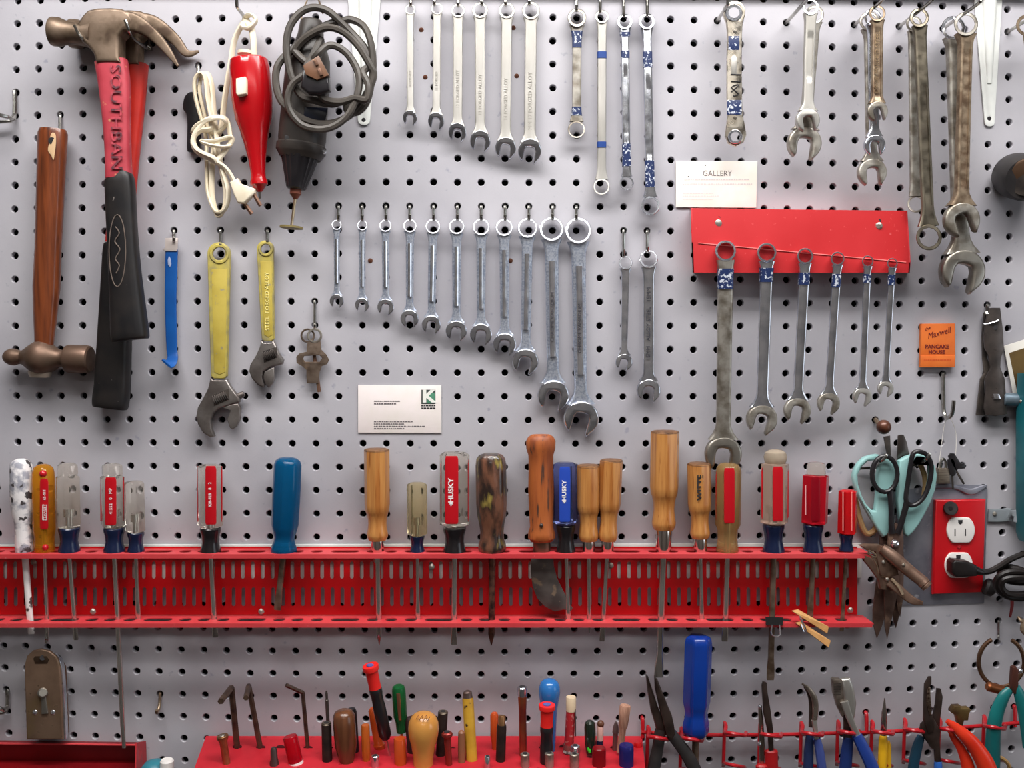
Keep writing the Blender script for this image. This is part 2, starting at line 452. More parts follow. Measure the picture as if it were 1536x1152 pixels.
def jaw_outline(c, r, gap, ang, depth=.25, tipcut=.92, lean=.12):
    """open wrench end: c centre, r outer radius, gap half width of the mouth, ang mouth direction (0 = straight down, + = towards the left)"""
    pts = []
    a0 = math.asin(min(.95, (gap + r * .30) / r))
    N = 26
    loc = []
    # outer arc from right tip round the back to the left tip; local y = mouth direction
    for i in range(N + 1):
        th = a0 + (2 * PI - 2 * a0) * i / N
        rr = r
        loc.append((math.sin(th) * rr, math.cos(th) * rr))
    tip = r * tipcut
    left = [(-gap - r * .12, tip * (1 - lean * .5)), (-gap, tip * .86 * (1 - lean)), (-gap, -r * depth * .2)]
    bot = [(-gap * .75, -r * depth - gap * .05), (-gap * .25, -r * depth - gap * .18), (gap * .25, -r * depth - gap * .18), (gap * .75, -r * depth - gap * .05)]
    rt = [(gap, -r * depth * .2), (gap, tip * .92), (gap + r * .12, tip * 1.04)]
    loc = loc + left + bot + rt
    ca, sa = math.cos(ang), math.sin(ang)
    return [(c[0] + x * ca - y * sa, c[1] + x * sa + y * ca) for x, y in loc]
def shaft_pts(a, c, d, dd=0.0, n=14):
    return [(a[0] + (c[0] - a[0]) * i / n, a[1] + (c[1] - a[1]) * i / n, d + dd * i / n) for i in range(n + 1)]
def combo(label, group, ring, ro, head, rh, w0, w1, d=16, th=None, style='panel', m=None, mh=None, mr=None, gap=None, ang=15, ri=None, bands=(), cat='wrench', name='combination_wrench', words=None, dd=0.0, ringtilt=.12, span=(.2, .82), bandm=None, headtilt=0.0):
    m = m or CHROME; mh = mh or m; mr = mr or m
    ri = ri or ro * .70; th = th or max(2.6, rh * .26); gap = gap or rh * .42
    t = Thing(name, label, cat, (ring[0], ring[1], d), group)
    L = math.hypot(head[0] - ring[0], head[1] - ring[1])
    ux, uy = (head[0] - ring[0]) / L, (head[1] - ring[1]) / L
    b = B(t).ring(ring, ro, ri, d - ro * .30, d + ro * .34, 36, .2, 12, ringtilt)
    t.part('box_end', b, mr)
    s0 = (ro + ri) / 2 * .98; s1 = L - rh * .80
    a = (ring[0] + ux * s0, ring[1] + uy * s0); c = (ring[0] + ux * s1, ring[1] + uy * s1)
    n = 30; ws, ts = [], []
    slen = s1 - s0
    for i in range(n + 1):
        f = i / n; x = f * slen
        w = (w0 + (w1 - w0) * f) / 2
        e0 = max(0, 1 - x / (ro * 1.1)); w = max(w, w + (ro * .86 - w) * e0 ** 2) if ro * .86 > w else w
        e1 = max(0, 1 - (slen - x) / (rh * .9)); w = w + (rh * .84 - w) * e1 ** 2 if rh * .84 > w else w
        ws.append(w); ts.append(th * (.92 - .2 * math.sin(PI * f) + .1 * e1))
    sec = {'panel': sec_panel(*span), 'groove': sec_groove(*span), 'flat': sec_flat}[style]
    b = B(t).sweep(shaft_pts(a, c, d, dd, n), ws, ts, sec)
    sh = t.part('shaft', b, m, smooth=40)
    dh = d + dd
    b = B(t).plate(jaw_outline(head, rh, gap, math.radians(ang)), dh - th, dh + th * 1.05, bev=min(th * .6, rh * .14), res=2, dfun=(lambda x, z: headtilt * (z + (head[1] - ring[1]))) if headtilt else None)
    t.part('open_end', b, mh, smooth=50)
    for (y0, y1) in bands:
        q = []
        for yy in (y0, (y0 + y1) / 2, y1):
            f = (yy - a[1]) / (c[1] - a[1]); q.append((a[0] + (c[0] - a[0]) * f, yy, d + dd * f))
        wb = []
        for yy in (y0, (y0 + y1) / 2, y1):
            f = (yy - a[1]) / (c[1] - a[1]); wb.append(ws[min(n, max(0, round(f * n)))] + .35)
        t.part('paint_band', B(t).sweep(q, wb, [th * 1.08] * 3, sec_flat), bandm or BLUECHIP)
    if words:
        wd, f, size, wm = words
        text(t, wd, a[0] + (c[0] - a[0]) * f, a[1] + (c[1] - a[1]) * f, dh + th * (1.0 if style != 'panel' else 1.05), size, wm, rot=PI / 2 - math.atan2(ux, uy) * -1 if False else PI / 2 + math.atan2(ux, uy), name='stamping', th=.35)
    return t
ordn = ['smallest', 'second smallest', 'third', 'fourth', 'fifth', 'sixth', 'seventh', 'eighth', 'ninth', 'second largest', 'largest']
# six satin wrenches in the top row
top6 = [((615.4, 14), 7.9, (615.4, 178), 10.8, 10), ((655.6, 13), 9, (654.5, 182.8), 12.3, 11.5), ((687, 15.8), 10.4, (686.3, 199.8), 13.5, 14), ((720, 15.3), 12, (720.4, 213.3), 15.5, 15), ((760.1, 15.8), 12.2, (758.3, 223.5), 15.7, 15.5), ((796.5, 15.8), 13.5, (794.5, 228), 17.6, 17.4)]
for k, (r, ro, h, rh, w) in enumerate(top6):
    lab = ['smallest satin steel combination wrench, leftmost of six in the top row', 'second satin steel combination wrench from the left in the top row of six', 'third satin steel combination wrench from the left in the top row of six', 'fourth satin steel combination wrench from the left in the top row of six', 'fifth satin steel combination wrench from the left in the top row of six', 'largest satin steel combination wrench, rightmost of six in the top row'][k]
    t = combo(lab, 'satin combination wrenches in the top row', r, ro, h, rh, w, w, d=15, m=SATIN, mh=CHROME, mr=SATIN, style='flat', ang=10, gap=rh * .45, ringtilt=.1, headtilt=.42)
    hk = near_hole(r[0], -8)
    hook(r[0], -9, 'wire hook at the top edge holding the ' + ['smallest', 'second', 'third', 'fourth', 'fifth', 'largest'][k] + ' satin wrench', drop=r[1] - ro * .7 - hk[1], out=21, tip=5)
    text(t, ['10 FORGED', '11 FORGED', '12 FORGED ALLOY', '13 FORGED ALLOY', '14 FORGED ALLOY', 'MM 17 FORGED ALLOY'][k], r[0] + (h[0] - r[0]) * .64, r[1] + (h[1] - r[1]) * .64, 15 + max(2.6, rh * .26) * .78, w * .34, mat('worn_stamp', (168, 164, 156), .4, .9), rot=PI / 2, name='stamping')
# eleven chrome wrenches in the middle row
mid = [((504.8, 337.2), 7.6, (505.3, 451.7), 10.6, 8, 8), ((543.4, 337.7), 7.8, (543.4, 457.6), 10.8, 9, 8.5), ((578, 338.4), 9.2, (578.6, 460.7), 12.6, 10, 9.5), ((614.8, 338.4), 10.2, (614.5, 478.3), 13.8, 12, 10.5), ((649.3, 339.5), 11.2, (647, 487.4), 14.4, 12.5, 11), ((685, 339.5), 11.8, (684.5, 496.8), 16, 13.5, 11.5), ((721.8, 340.2), 12.8, (721.5, 502), 16.6, 14, 12), ((756.3, 341), 13, (757, 516.8), 17.4, 14.5, 12.5), ((791.3, 341.7), 15, (788, 542.5), 19.7, 16, 13.5), ((827.3, 343.4), 18.2, (829.8, 593.8), 24, 20, 17.5), ((867.4, 345.6), 19.8, (871.6, 627.6), 26.5, 21.5, 18)]
for k, (r, ro, h, rh, w0, w1) in enumerate(mid):
    lab = ['smallest chrome combination wrench, leftmost in the middle row', 'second chrome combination wrench from the left in the middle row', 'third chrome combination wrench from the left in the middle row', 'fourth chrome combination wrench from the left in the middle row', 'fifth chrome combination wrench from the left in the middle row', 'sixth chrome combination wrench from the left in the middle row', 'seventh chrome combination wrench from the left in the middle row', 'eighth chrome combination wrench from the left in the middle row', 'ninth chrome combination wrench, just left of the two longest in the middle row', 'tenth chrome combination wrench, second longest in the middle row', 'longest chrome combination wrench of the middle row, with open jaw above the screwdrivers'][k]
    t = combo(lab, 'chrome combination wrenches in the middle row', r, ro, h, rh, w0, w1, d=14, m=CHROMEROUGH, mh=CHROME, mr=CHROME, style='panel', ang=[8, 10, 12, 0, 6, 8, 8, 8, 14, 12, 14][k], ri=ro * .78, span=(.2, .8), headtilt=.16)
    th = max(2.6, rh * .26)
    L = h[1] - r[1]; pa, pb = r[1] + ro + L * .12, h[1] - rh - L * .14
    xx = lambda y: r[0] + (h[0] - r[0]) * (y - r[1]) / L
    pw = w1 * .30
    t.part('panel', B(t).tube([(xx(pa), pa, 14 + th * .55), (xx((pa + pb) / 2), (pa + pb) / 2, 14 + th * .62), (xx(pb), pb, 14 + th * .55)], pw, 10, 4), CHROME, label='polished raised panel')
    if k >= 9:
        text(t, 'CHROME VANADIUM', xx((pa + pb) / 2 + 12), (pa + pb) / 2 + 12, 14 + th * .62 + pw, 5.5, mat('stamp_shadow', (120, 122, 132), .35, 1.0), rot=PI / 2, name='stamping', bend=None)
    hook(r[0], 310, 'wire hook holding the ' + ['smallest', 'second', 'third', 'fourth', 'fifth', 'sixth', 'seventh', 'eighth', 'ninth', 'second longest', 'longest'][k] + ' chrome wrench of the middle row', drop=r[1] - ro * .78 - 312 + 1, out=20, tip=7)
t = combo('small chrome combination wrench hanging alone right of the long row, left of the pair', 'pair of chrome wrenches right of the middle row', (938.4, 394), 10.2, (935.8, 543), 12.8, 12, 9.5, d=14, m=CHROME, style='groove', ang=14, ri=7.6)
hook(935, 346.6, 'wire hook holding the small wrench of the pair', drop=38, out=20, tip=10)
t = combo('larger chrome wrench stamped ALLOY STEEL, right one of the pair', 'pair of chrome wrenches right of the middle row', (973, 388.3), 13.8, (972.7, 585.8), 18, 17, 15.5, d=14, m=CHROME, style='flat', ang=8, ri=10.6, words=('15MM   ALLOY STEEL   15MM', .5, 6.2, mat('stamp_shadow', (120, 122, 132), .35, 1.0)))
hook(970.5, 346.6, 'wire hook holding the larger wrench of the pair', drop=31, out=20, tip=7)
# four long double box wrenches with blue paint
def double_box(label, group, ra, roa, rb, rob, w, d=14, m=None, bands=(), style='flat', ria=None, rib=None, th=3.6, span=(.15, .85), bandm=None, dd=0.0, mr=None, tilta=.15, tiltb=.15):
    m = m or WORN
    t = Thing('box_wrench', label, 'wrench', (ra[0], ra[1], d), group)
    ria = ria or roa * .68; rib = rib or rob * .76
    t.part('box_end', B(t).ring(ra, roa, ria, d - roa * .35, d + roa * .4, 36, .2, 12, tilta), mr or m)
    t.part('box_end', B(t).ring(rb, rob, rib, d + dd - rob * .35, d + dd + rob * .4, 36, .2, 12, tiltb), mr or m)
    L = math.hypot(rb[0] - ra[0], rb[1] - ra[1]); ux, uy = (rb[0] - ra[0]) / L, (rb[1] - ra[1]) / L
    s0, s1 = (roa + ria) / 2, L - (rob + rib) / 2
    a = (ra[0] + ux * s0, ra[1] + uy * s0); c = (ra[0] + ux * s1, ra[1] + uy * s1)
    n = 30; ws = []; ts = []
    for i in range(n + 1):
        f = i / n; x = f * (s1 - s0); wv = w / 2
        e0 = max(0, 1 - x / (roa * 1.6)); e1 = max(0, 1 - (s1 - s0 - x) / (rob * 1.6))
        wv = wv + max(0, roa * .8 - wv) * e0 ** 2 + max(0, rob * .8 - wv) * e1 ** 2
        ws.append(wv); ts.append(th * (1 - .15 * math.sin(PI * f)))
    sec = {'flat': sec_flat, 'groove': sec_groove(*span), 'panel': sec_panel(*span)}[style]
    t.part('shaft', B(t).sweep(shaft_pts(a, c, d, dd, n), ws, ts, sec), m, smooth=40)
    for (y0, y1) in bands:
        q = [(a[0] + (c[0] - a[0]) * (yy - a[1]) / (c[1] - a[1]), yy, d + dd * (yy - a[1]) / (c[1] - a[1])) for yy in (y0, (y0 + y1) / 2, y1)]
        wb = [ws[min(n, max(0, round(n * (yy - a[1]) / (c[1] - a[1]))))] + .4 for yy in (y0, (y0 + y1) / 2, y1)]
        t.part('paint_band', B(t).sweep(q, wb, [th * 1.1] * 3, sec_flat), bandm or BLUECHIP)
    return t
BX = 'box wrenches with blue paint bands'
WST = mat('worn_stamp', (168, 164, 156), .4, .9)
t = double_box('shortest box wrench with blue paint bands, leftmost of the four', BX, (865.4, 26.6), 14, (864.8, 194.3), 13, 13.3, m=WORN, bands=((47, 72), (161, 174)), rib=10.4)
t = double_box('bright box wrench with two solid blue bands, second of the four painted ones', BX, (903, 25), 10.2, (902.3, 280), 12.4, 13, m=SATIN, bands=((78, 88), (213, 222)), bandm=mat('bright_blue_tape', (26, 62, 130), .4), rib=9.6)
t = double_box('box wrench with flaking speckled blue paint, third of the four painted ones', BX, (937.2, 32.5), 11.6, (940, 274.6), 10.6, 12, m=CHROME, bands=((49, 56), (77, 88), (216, 250)), style='groove', span=(.28, .76), rib=8)
t = double_box('longest box wrench with wide chipped blue bands, rightmost of the four painted ones', BX, (970.2, 32), 12.2, (975.5, 308.5), 14.2, 13, m=CHROME, bands=((78, 102), (241, 281)), style='groove', span=(.3, .8), rib=11)
for x, n, y in ((865.4, 'shortest', 26.6 - 11), (903, 'second', 25 - 8), (937.2, 'third', 32.5 - 9), (970.2, 'longest', 32 - 9)):
    hk = near_hole(x, -8)
    hook(x, -8, 'wire hook at the top edge holding the %s painted box wrench' % n, drop=y - hk[1], out=22, tip=14 if x > 880 else 8)
# ratcheting box wrench
RB = mat('warm_worn_chrome', (214, 206, 192), .3, 1.0, rgb2=(180, 170, 154), scale=80, rvar=.1)
t = Thing('ratchet_wrench', 'flat ratcheting box wrench with blue paint patches and a scrawled mark, above the card', 'wrench', (1101, 19.2, 40))
body = [(1085, 12), (1090, 5), (1101, 1.5), (1112, 5), (1117.5, 14), (1117, 24), (1113.5, 34), (1112.5, 50), (1112, 90), (1112.5, 150), (1113.5, 172), (1117, 190), (1119, 203), (1115, 214), (1103, 220), (1092, 215), (1087.5, 204), (1089, 190), (1091.5, 172), (1090, 150), (1090, 90), (1091, 50), (1089, 34), (1085, 24)]
def circ(x, y, r, n=20): return [(x + math.cos(2 * PI * i / n) * r, y + math.sin(2 * PI * i / n) * r) for i in range(n)]
t.part('body', B(t).plate(body, 36, 43, holes=[circ(1101, 19, 10), circ(1103, 205, 9)], bev=1.4, res=2), RB)
t.part('ratchet_ring', B(t).ring((1101, 19), 13, 8, 37, 45, 30, .2, 12), CHROME)
t.part('ratchet_ring', B(t).ring((1103, 205), 11, 6.8, 37, 45, 30, .2, 12), CHROME)
t.part('paint_band', B(t).box(1092.5, 54, 1109, 75, 42.6, 43.5, .3), BLUECHIP); t.part('paint_band', B(t).box(1090.5, 150, 1112.5, 172, 42.6, 43.5, .3), BLUECHIP)
t.part('name_panel', B(t).plate([(1097, 86), (1101, 82), (1105, 86), (1105, 112), (1097, 112)], 42.8, 43.6, bev=.3), SATIN)
for y in (48, 177): t.part('rivet', B(t).lathe((1102, y, 42.6), (1102, y, 44), [(0, 3.2), (.6, 3), (1, 1)], 14), WORN)
t.part('marker_scrawl', B(t).tube([(1097, 138, 43.6), (1109, 127, 43.6), (1097, 131, 43.6), (1108, 141, 43.6), (1100, 144, 43.6)], .9, 6, 3), INK)
t.part('marker_scrawl', B(t).tube([(1096, 111.5, 43.6), (1111, 112, 43.6)], .9, 6, 1), INK); t.part('marker_scrawl', B(t).tube([(1097, 122, 43.6), (1111, 122.5, 43.6)], .9, 6, 1), INK)
long_hook(1077, 30.5, 'long straight hook through the ratcheting box wrench', out=62)
# wrenches stacked on long hooks at the upper right
SH = 'wrenches stacked on the long hooks'
combo('shorter open combination wrench at the back of the first hook stack, wide jaw lowest', SH, (1222, 22), 14, (1206, 215.4), 25.5, 17, 17, d=44, m=WORN, style='flat', ang=8, gap=10.5)
combo('front combination wrench with a recessed panel on the first hook stack', SH, (1216, 10), 12.4, (1211, 181), 18, 16.5, 15.5, d=62, m=SATIN, style='groove', ang=-10, mr=CHROME, span=(.22, .68))
long_hook(1181, 34, 'long straight hook carrying the first stack of two wrenches', out=105)
combo('rearmost wrench with lowest open jaw on the second hook stack', SH, (1304, 32), 15, (1307.5, 259), 21.5, 16, 15, d=40, m=WORN, style='flat', ang=-6, gap=9)
combo('middle wrench of three on the second hook stack, jaw half hidden', SH, (1309, 26), 13, (1311.5, 218), 16, 15, 14, d=56, m=CHROME, style='flat', ang=-4)
combo('front wrench with brassy stamped shaft on the second hook stack', SH, (1316, 20), 12.4, (1315.5, 167.5), 15.5, 16.5, 15.5, d=72, m=BRASSY, mh=WORN, style='groove', ang=-12, words=('DROP FORGED STEEL', .5, 6.5, mat('stamp_brass', (214, 186, 150), .3, 1.0)), span=(.12, .95))
long_hook(1281, 38, 'long straight hook carrying the second stack of three wrenches', out=105)
double_box('rear offset box wrench behind another on the third hook stack, only its edge in view', SH, (1371, 36), 12, (1374, 306), 13, 17, d=36, m=WORN, tilta=.3, tiltb=.3)
double_box('long greyish offset box wrench at the front of the third hook stack', SH, (1379, 26.4), 14.5, (1393.4, 356), 19.5, 17.5, d=58, m=mat('greyed_steel', (140, 132, 116), .38, 1.0, rgb2=(112, 104, 92), scale=60, rvar=.1), rib=14, style='groove', span=(.3, .9))
long_hook(1348, 40, 'long straight hook carrying the third stack of two box wrenches', out=105)
combo('large bright combination wrench at the back of the fourth hook stack, wide jaw lowest', SH, (1430, 42), 18, (1442.5, 407), 33, 22, 24, d=36, m=WORN, mh=mat('satin_grey_steel', (176, 170, 160), .4, 1.0, rgb2=(150, 144, 134), scale=60), mr=CHROME, style='flat', ang=12, gap=13.5)
combo('brown stained combination wrench at the front of the fourth hook stack', SH, (1449, 36), 18.2, (1441.5, 330), 26.5, 19, 19.5, d=58, m=BRASSY, mh=WORN, mr=WORN, style='groove', ang=-20, gap=11, span=(.08, .9))
long_hook(1413, 42, 'long straight hook carrying the fourth stack of two large wrenches', out=105)
# red wrench rack
def red_rack():
    t = Thing('wrench_rack', 'red folded steel wrench rack with two mounting screws under the cream card', 'wrench rack', (1200, 360, 0))
    xl = lambda f: 1036 + 4 * f; xr = lambda f: 1361.5 + 5 * f
    b = B(t)
    fold = lambda x: 364 + (x - 1047) * (29 / 312)
    rows = []
    for (yl, yr, d) in ((312.4, 316.4, 30),):
        rows.append([(1036 + (1361 - 1036) * i / 12, yl + (yr - yl) * i / 12, d) for i in range(13)])
    rows.append([(1037.5 + (1365.5 - 1037.5) * i / 12, fold(1037.5 + (1365.5 - 1037.5) * i / 12), 36) for i in range(13)])
    rows.append([(1039 + (1364.6 - 1039) * i / 12, 409, 36) for i in range(13)])
    rows.append([(1039 + (1364.6 - 1039) * i / 12, 405, 6) for i in range(13)])
    b.sheet(rows, 1.6)
    RK = mat('rack_red', (190, 44, 48), .5, spec=.3, rgb2=(182, 36, 40), scale=14, rgb3=(204, 82, 84), scale3=200, lo3=.68, hi3=.75)
    b2_ = B(t).sheet([[(1036 + 325 * i / 6, 312.4 + 4 * i / 6, 30) for i in range(7)], [(1036.5 + 324 * i / 6, 312.2 + 4 * i / 6, 2) for i in range(7)]], 1.2)
    t.part('top_flange', b2_, RK)
    t.part('panel', b, RK, smooth=20)
    b = B(t).hexa([(1036, 312.4, 30), (1037.5, 363.5, 36), (1039, 409, 36), (1039, 405, 1), (1037, 312, 1)], [(1038, 312.4, 30), (1039.5, 363.5, 36), (1041, 409, 36), (1041, 405, 1), (1039, 312, 1)])
    t.part('side_flange', b, REDB)
    b = B(t).hexa([(1361, 316.4, 30), (1366, 393, 36), (1364.6, 409, 36), (1363, 405, 1), (1360, 316, 1)], [(1359, 316.4, 30), (1364, 393, 36), (1362.6, 409, 36), (1361, 405, 1), (1358, 316, 1)])
    t.part('side_flange', b, REDB)
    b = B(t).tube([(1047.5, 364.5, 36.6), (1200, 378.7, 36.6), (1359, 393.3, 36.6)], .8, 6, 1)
    t.part('fold_line', b, mat('pale_pink_edge', (240, 120, 118), .4))  # paler pink line drawn along the fold
    for x, y, d in ((1077.3, 335, 32), (1318, 339, 32)):
        s = t.part('screw', B(t).lathe((x, y, d - 1.5), (x, y, d + 2.2), [(0, 5.6), (.6, 5.4), (1, 3)], 16), WORN)
        t.part('keyhole', B(t).lathe((x, y - 7.5, d - 6), (x, y - 7.5, d - 1.2), [(0, 3.4), (1, 3.4)], 14), INK)
    return t
red_rack()
RG = 'chrome wrenches hanging from the red wrench rack'
rack6 = [((1088.5, 376.3), 15.8, (1084.4, 681), 27.5, 22.5, 21, (403, 433)), ((1150.3, 378.9), 14.7, (1142.3, 628.8), 23, 18.5, 17, (402, 423)), ((1207.8, 384), 12.2, (1195.6, 615.3), 20, 15.5, 14, (409, 427)), ((1256.5, 388), 10.5, (1242.4, 604.6), 16.7, 12.5, 12, (411, 431)), ((1301.6, 391.9), 8.8, (1293, 595), 14.2, 10.5, 10, (411, 424)), ((1338.5, 395), 8, (1328, 583), 11.8, 9.8, 9, (412, 428))]
for k, (r, ro, h, rh, w0, w1, bd) in enumerate(rack6):
    lab = ['largest chrome wrench on the red rack, leftmost, jaw reaching the screwdrivers', 'second wrench from the left on the red rack', 'third wrench from the left on the red rack', 'fourth wrench from the left on the red rack', 'fifth wrench from the left on the red rack, second smallest', 'smallest wrench on the red rack, rightmost'][k]
    combo(lab, RG, r, ro, h, rh, w0, w1, d=44, m=[WORN, CHROME, CHROME, CHROME, CHROME, CHROME][k], mr=CHROME, mh=[mat('satin_grey_steel', (176, 170, 160), .4, 1.0), WORN, WORN, WORN, SATIN, SATIN][k], style='flat', ang=[8, 16, 12, 14, 14, 14][k], ri=ro * .76, bands=(bd,), dd=-16, words=(['DROP FORGED CHALLENGER', '6120 CHALLENGER U.S.A.', 'CHALLENGER', 'CHALLENGER', 'CHALLENGER', 'CHALLENGER'][k], .5, w1 * .36, mat('stamp_light', (226, 228, 232), .25, 1.0)), ringtilt=.1)
# ---------------------------------------------------------------- hammers
WOODH = mat('varnished_hickory', (122, 62, 32), .32, rgb2=(92, 44, 22), scale=40, stretch=(6, 6, .5), rgb3=(60, 30, 18), scale3=30, lo3=.6, hi3=.75, coat=.5)
HEADST = mat('brown_hammer_steel', (112, 88, 74), .48, .6, rgb2=(98, 80, 66), scale=60, rgb3=(160, 140, 116), scale3=25, bump=.2, rvar=.1)
CLAWST = mat('olive_hammer_steel', (128, 110, 94), .48, .6, rgb2=(96, 80, 64), scale=60, rgb3=(74, 58, 46), scale3=35, rvar=.1, bump=.15)
GRIP = mat('black_grip_rubber', (20, 19, 21), .45, rgb2=(34, 30, 29), scale=50, rgb3=(120, 112, 108), scale3=260, lo3=.74, hi3=.78)
def ballpeen():
    t = Thing('ball_peen_hammer', 'ball peen hammer with brown wooden handle hanging head down at the far left', 'hammer', (70, 400, 24))
    prof = [(0, 19), (.015, 21.3), (.25, 20), (.5, 18.5), (.62, 18), (.75, 19.5), (.88, 17), (1, 14)]
    b = B(t).lathe((79.5, 194, 24), (66, 520, 24), prof[:1] + [(.02, 21.4), (.15, 20.8), (.35, 20), (.55, 19), (.72, 19.8), (.84, 17.5), (.95, 14.5), (1, 13.5)], 24, .72)
    t.part('handle', b, WOODH)
    t.part('bare_wood_chip', B(t).plate([(77, 200), (83, 201), (84, 214), (82, 232), (80, 240), (77, 233), (72, 226), (74, 214)], 38.3, 39.4, bev=.4, sp=3), mat('bare_wood', (206, 172, 132), .7))
    t.part('hanging_hole', B(t).lathe((78, 211, 36), (78, 211, 39.9), [(0, 5), (1, 5)], 14), INK)
    hd = B(t).lathe((4, 535, 24), (136.5, 539, 24), [(0, .5), (.012, 5), (.04, 9.4), (.085, 12.4), (.14, 12.6), (.18, 10.5), (.215, 10.2), (.25, 13), (.31, 19), (.37, 24), (.44, 26.5), (.5, 25), (.57, 19.5), (.63, 14), (.68, 12.6), (.715, 14), (.73, 20), (.75, 21), (.95, 21), (.985, 20), (1, 17.5)], 28)
    t.part('head', hd, HEADST)
    t.part('handle_end', B(t).lathe((60, 556, 24), (60, 566, 24), [(0, 17), (.6, 16), (1, 14)], 20, .8), mat('worn_handle_end', (190, 176, 160), .4, .6))
    return t
ballpeen()
hk = near_hole(91, 171)
hook(91, 171, 'wire hook the wooden handled hammer hangs from', drop=34, out=14, tip=4)
def claw_hammer(label, dx, dy, d, front):
    t = Thing('claw_hammer', label, 'hammer', (165 + dx, 60 + dy, d), 'claw hammers')
    s = lambda pts: [(x + dx, y + dy) for x, y in pts]
    L = lambda x, y, dd=0: (x + dx, y + dy, d + dd)
    t.part('striking_face', B(t).lathe(L(76, 47, 2), L(140, 53), [(0, 17.5), (.02, 19.6), (.06, 20.6), (.22, 20.6), (.27, 19), (.42, 16.5), (.6, 15.5), (.8, 17), (1, 20)], 28), CLAWST)
    body = [(122, 40), (130, 28), (138, 20), (152, 17), (172, 16.5), (188, 18), (200, 24), (206, 34), (204, 44), (192, 50), (184, 58), (184, 90), (186, 98), (150, 98), (146, 84), (138, 74), (128, 66)]
    t.part('cheek', B(t).plate(s(body), d - 15, d + 15, bev=5, res=3), CLAWST)
    c = t.part('claw', B(t).sweep([L(186, 33, -7), L(205, 36, -8), L(222, 45, -9), L(238, 58, -10), L(252, 72, -11), L(268, 80 if not front else 98, -12)], [16, 14.5, 12, 9, 5.5, 2], [7, 6, 5, 4, 3, 1.4], sec_flat, 5), CLAWST) if False else None
    tip = (267, 99) if front else (270, 74)
    for sg in (1, -1):
        o = 8 * sg
        t.part('claw', B(t).sweep([L(180, 33, o), L(200, 34, o), L(218, 43, o * 1.15), L(236, 58, o * 1.3), L(252, 77, o * 1.4), L(tip[0], tip[1], o * 1.5)], [15.5, 13.5, 10.5, 8, 5.5, 1.8], [7.5, 7, 6, 5, 3.6, 1.5], sec_flat, 5), CLAWST)
    if front:
        h = B(t).sweep([L(167, 92), L(172, 130), L(175, 180), L(177, 225), L(178.5, 268)], [23, 22, 19.5, 18, 18.5], [13, 12.5, 12, 12, 12.5], lambda q: superell(.6), 4)
        hd = t.part('handle', h, mat('faded_pink_red_paint', (180, 62, 74), .5, rgb2=(160, 46, 58), scale=40, rgb3=(200, 140, 104), scale3=130, lo3=.66, hi3=.72, bump=.1))
        text(t, 'SOUTHBAN', 173.5 + dx, 176 + dy, d + 13.4, 15.5, mat('worn_marker', (84, 44, 52), .6, rgb2=(186, 66, 80), scale=110, lo=.45, hi=.6), rot=-PI / 2, parent=hd, sx=1.28, bold=.2)
        g = B(t).sweep([L(178.5, 266), L(180, 275), L(183, 340), L(187, 400), L(191, 450), L(195, 500), L(196, 510)], [18, 20.5, 21, 22, 24, 26.5, 25], [13, 15, 15, 15.5, 16, 17, 15], lambda q: superell(.6), 4)
        gr = t.part('grip', g, GRIP)
        t.part('oval_badge', B(t).tube([(176 + 12.5 * math.cos(a * PI / 12), 376 + 54 * math.sin(a * PI / 12), d + 14.6) for a in range(24)], .8, 6, 1, closed=True), mat('badge_line', (104, 92, 84), .5), gr)
        text(t, 'TRADE TOOL', 177, 376, d + 15.2, 9, mat('badge_line', (104, 92, 84), .5), rot=PI / 2, parent=gr) if False else None
        t.part('badge_mark', B(t).tube([(173, 340, d + 15), (179, 350, d + 15), (172, 362, d + 15), (180, 374, d + 15), (173, 388, d + 15), (179, 398, d + 15), (174, 410, d + 15)], .9, 6, 3), MATS['badge_line'], gr)
    else:
        h = B(t).sweep([L(172, 92), L(168, 150), L(163, 220), L(157, 290), L(150, 362)], [21, 20, 17.5, 17, 18.5], [13, 12.5, 12, 12, 12.5], lambda q: superell(.6), 4)
        t.part('handle', h, mat('orange_red_paint', (188, 38, 26), .42, rgb2=(172, 30, 22), scale=40))
        g = B(t).sweep([L(150, 360), L(150, 370), L(147, 430), L(144, 500), L(141, 570), L(138, 600), L(137, 609)], [17, 21, 22, 23.5, 25, 25.5, 24], [13, 15, 15, 15.5, 16, 16, 14], lambda q: superell(.6), 4)
        t.part('grip', g, GRIP)
    return t
claw_hammer('front claw hammer with faded pink handle and short black grip, over a second hammer', 0, 0, 66, True)
claw_hammer('rear claw hammer with orange red handle, longer black grip hanging lower, behind the pink one', 28, 3, 22, False)
t = Thing('hammer_hook', 'double pronged wire hammer hook holding the two claw hammers', 'hook', (222, 70, 0))
b = B(t).tube([(219, 27, -5), (219, 27, 4), (221, 45, 5), (223, 70, 6), (215, 69, 20), (200, 58, 50), (194, 48, 82), (191, 38, 88), (187.5, 30, 90)], 2.6, 8, 4)
t.part('prong', b, ZINC)
b = B(t).tube([(223, 70, 6), (190, 72, 7), (140, 72, 8), (126, 66, 22), (125, 60, 60), (124, 58, 82), (118, 50, 86), (111.5, 37, 90)], 2.6, 8, 4)
t.part('prong', b, ZINC)
b = B(t).box(208, 68, 228, 76, 1, 7, 1); t.part('back_plate', b, ZINC)
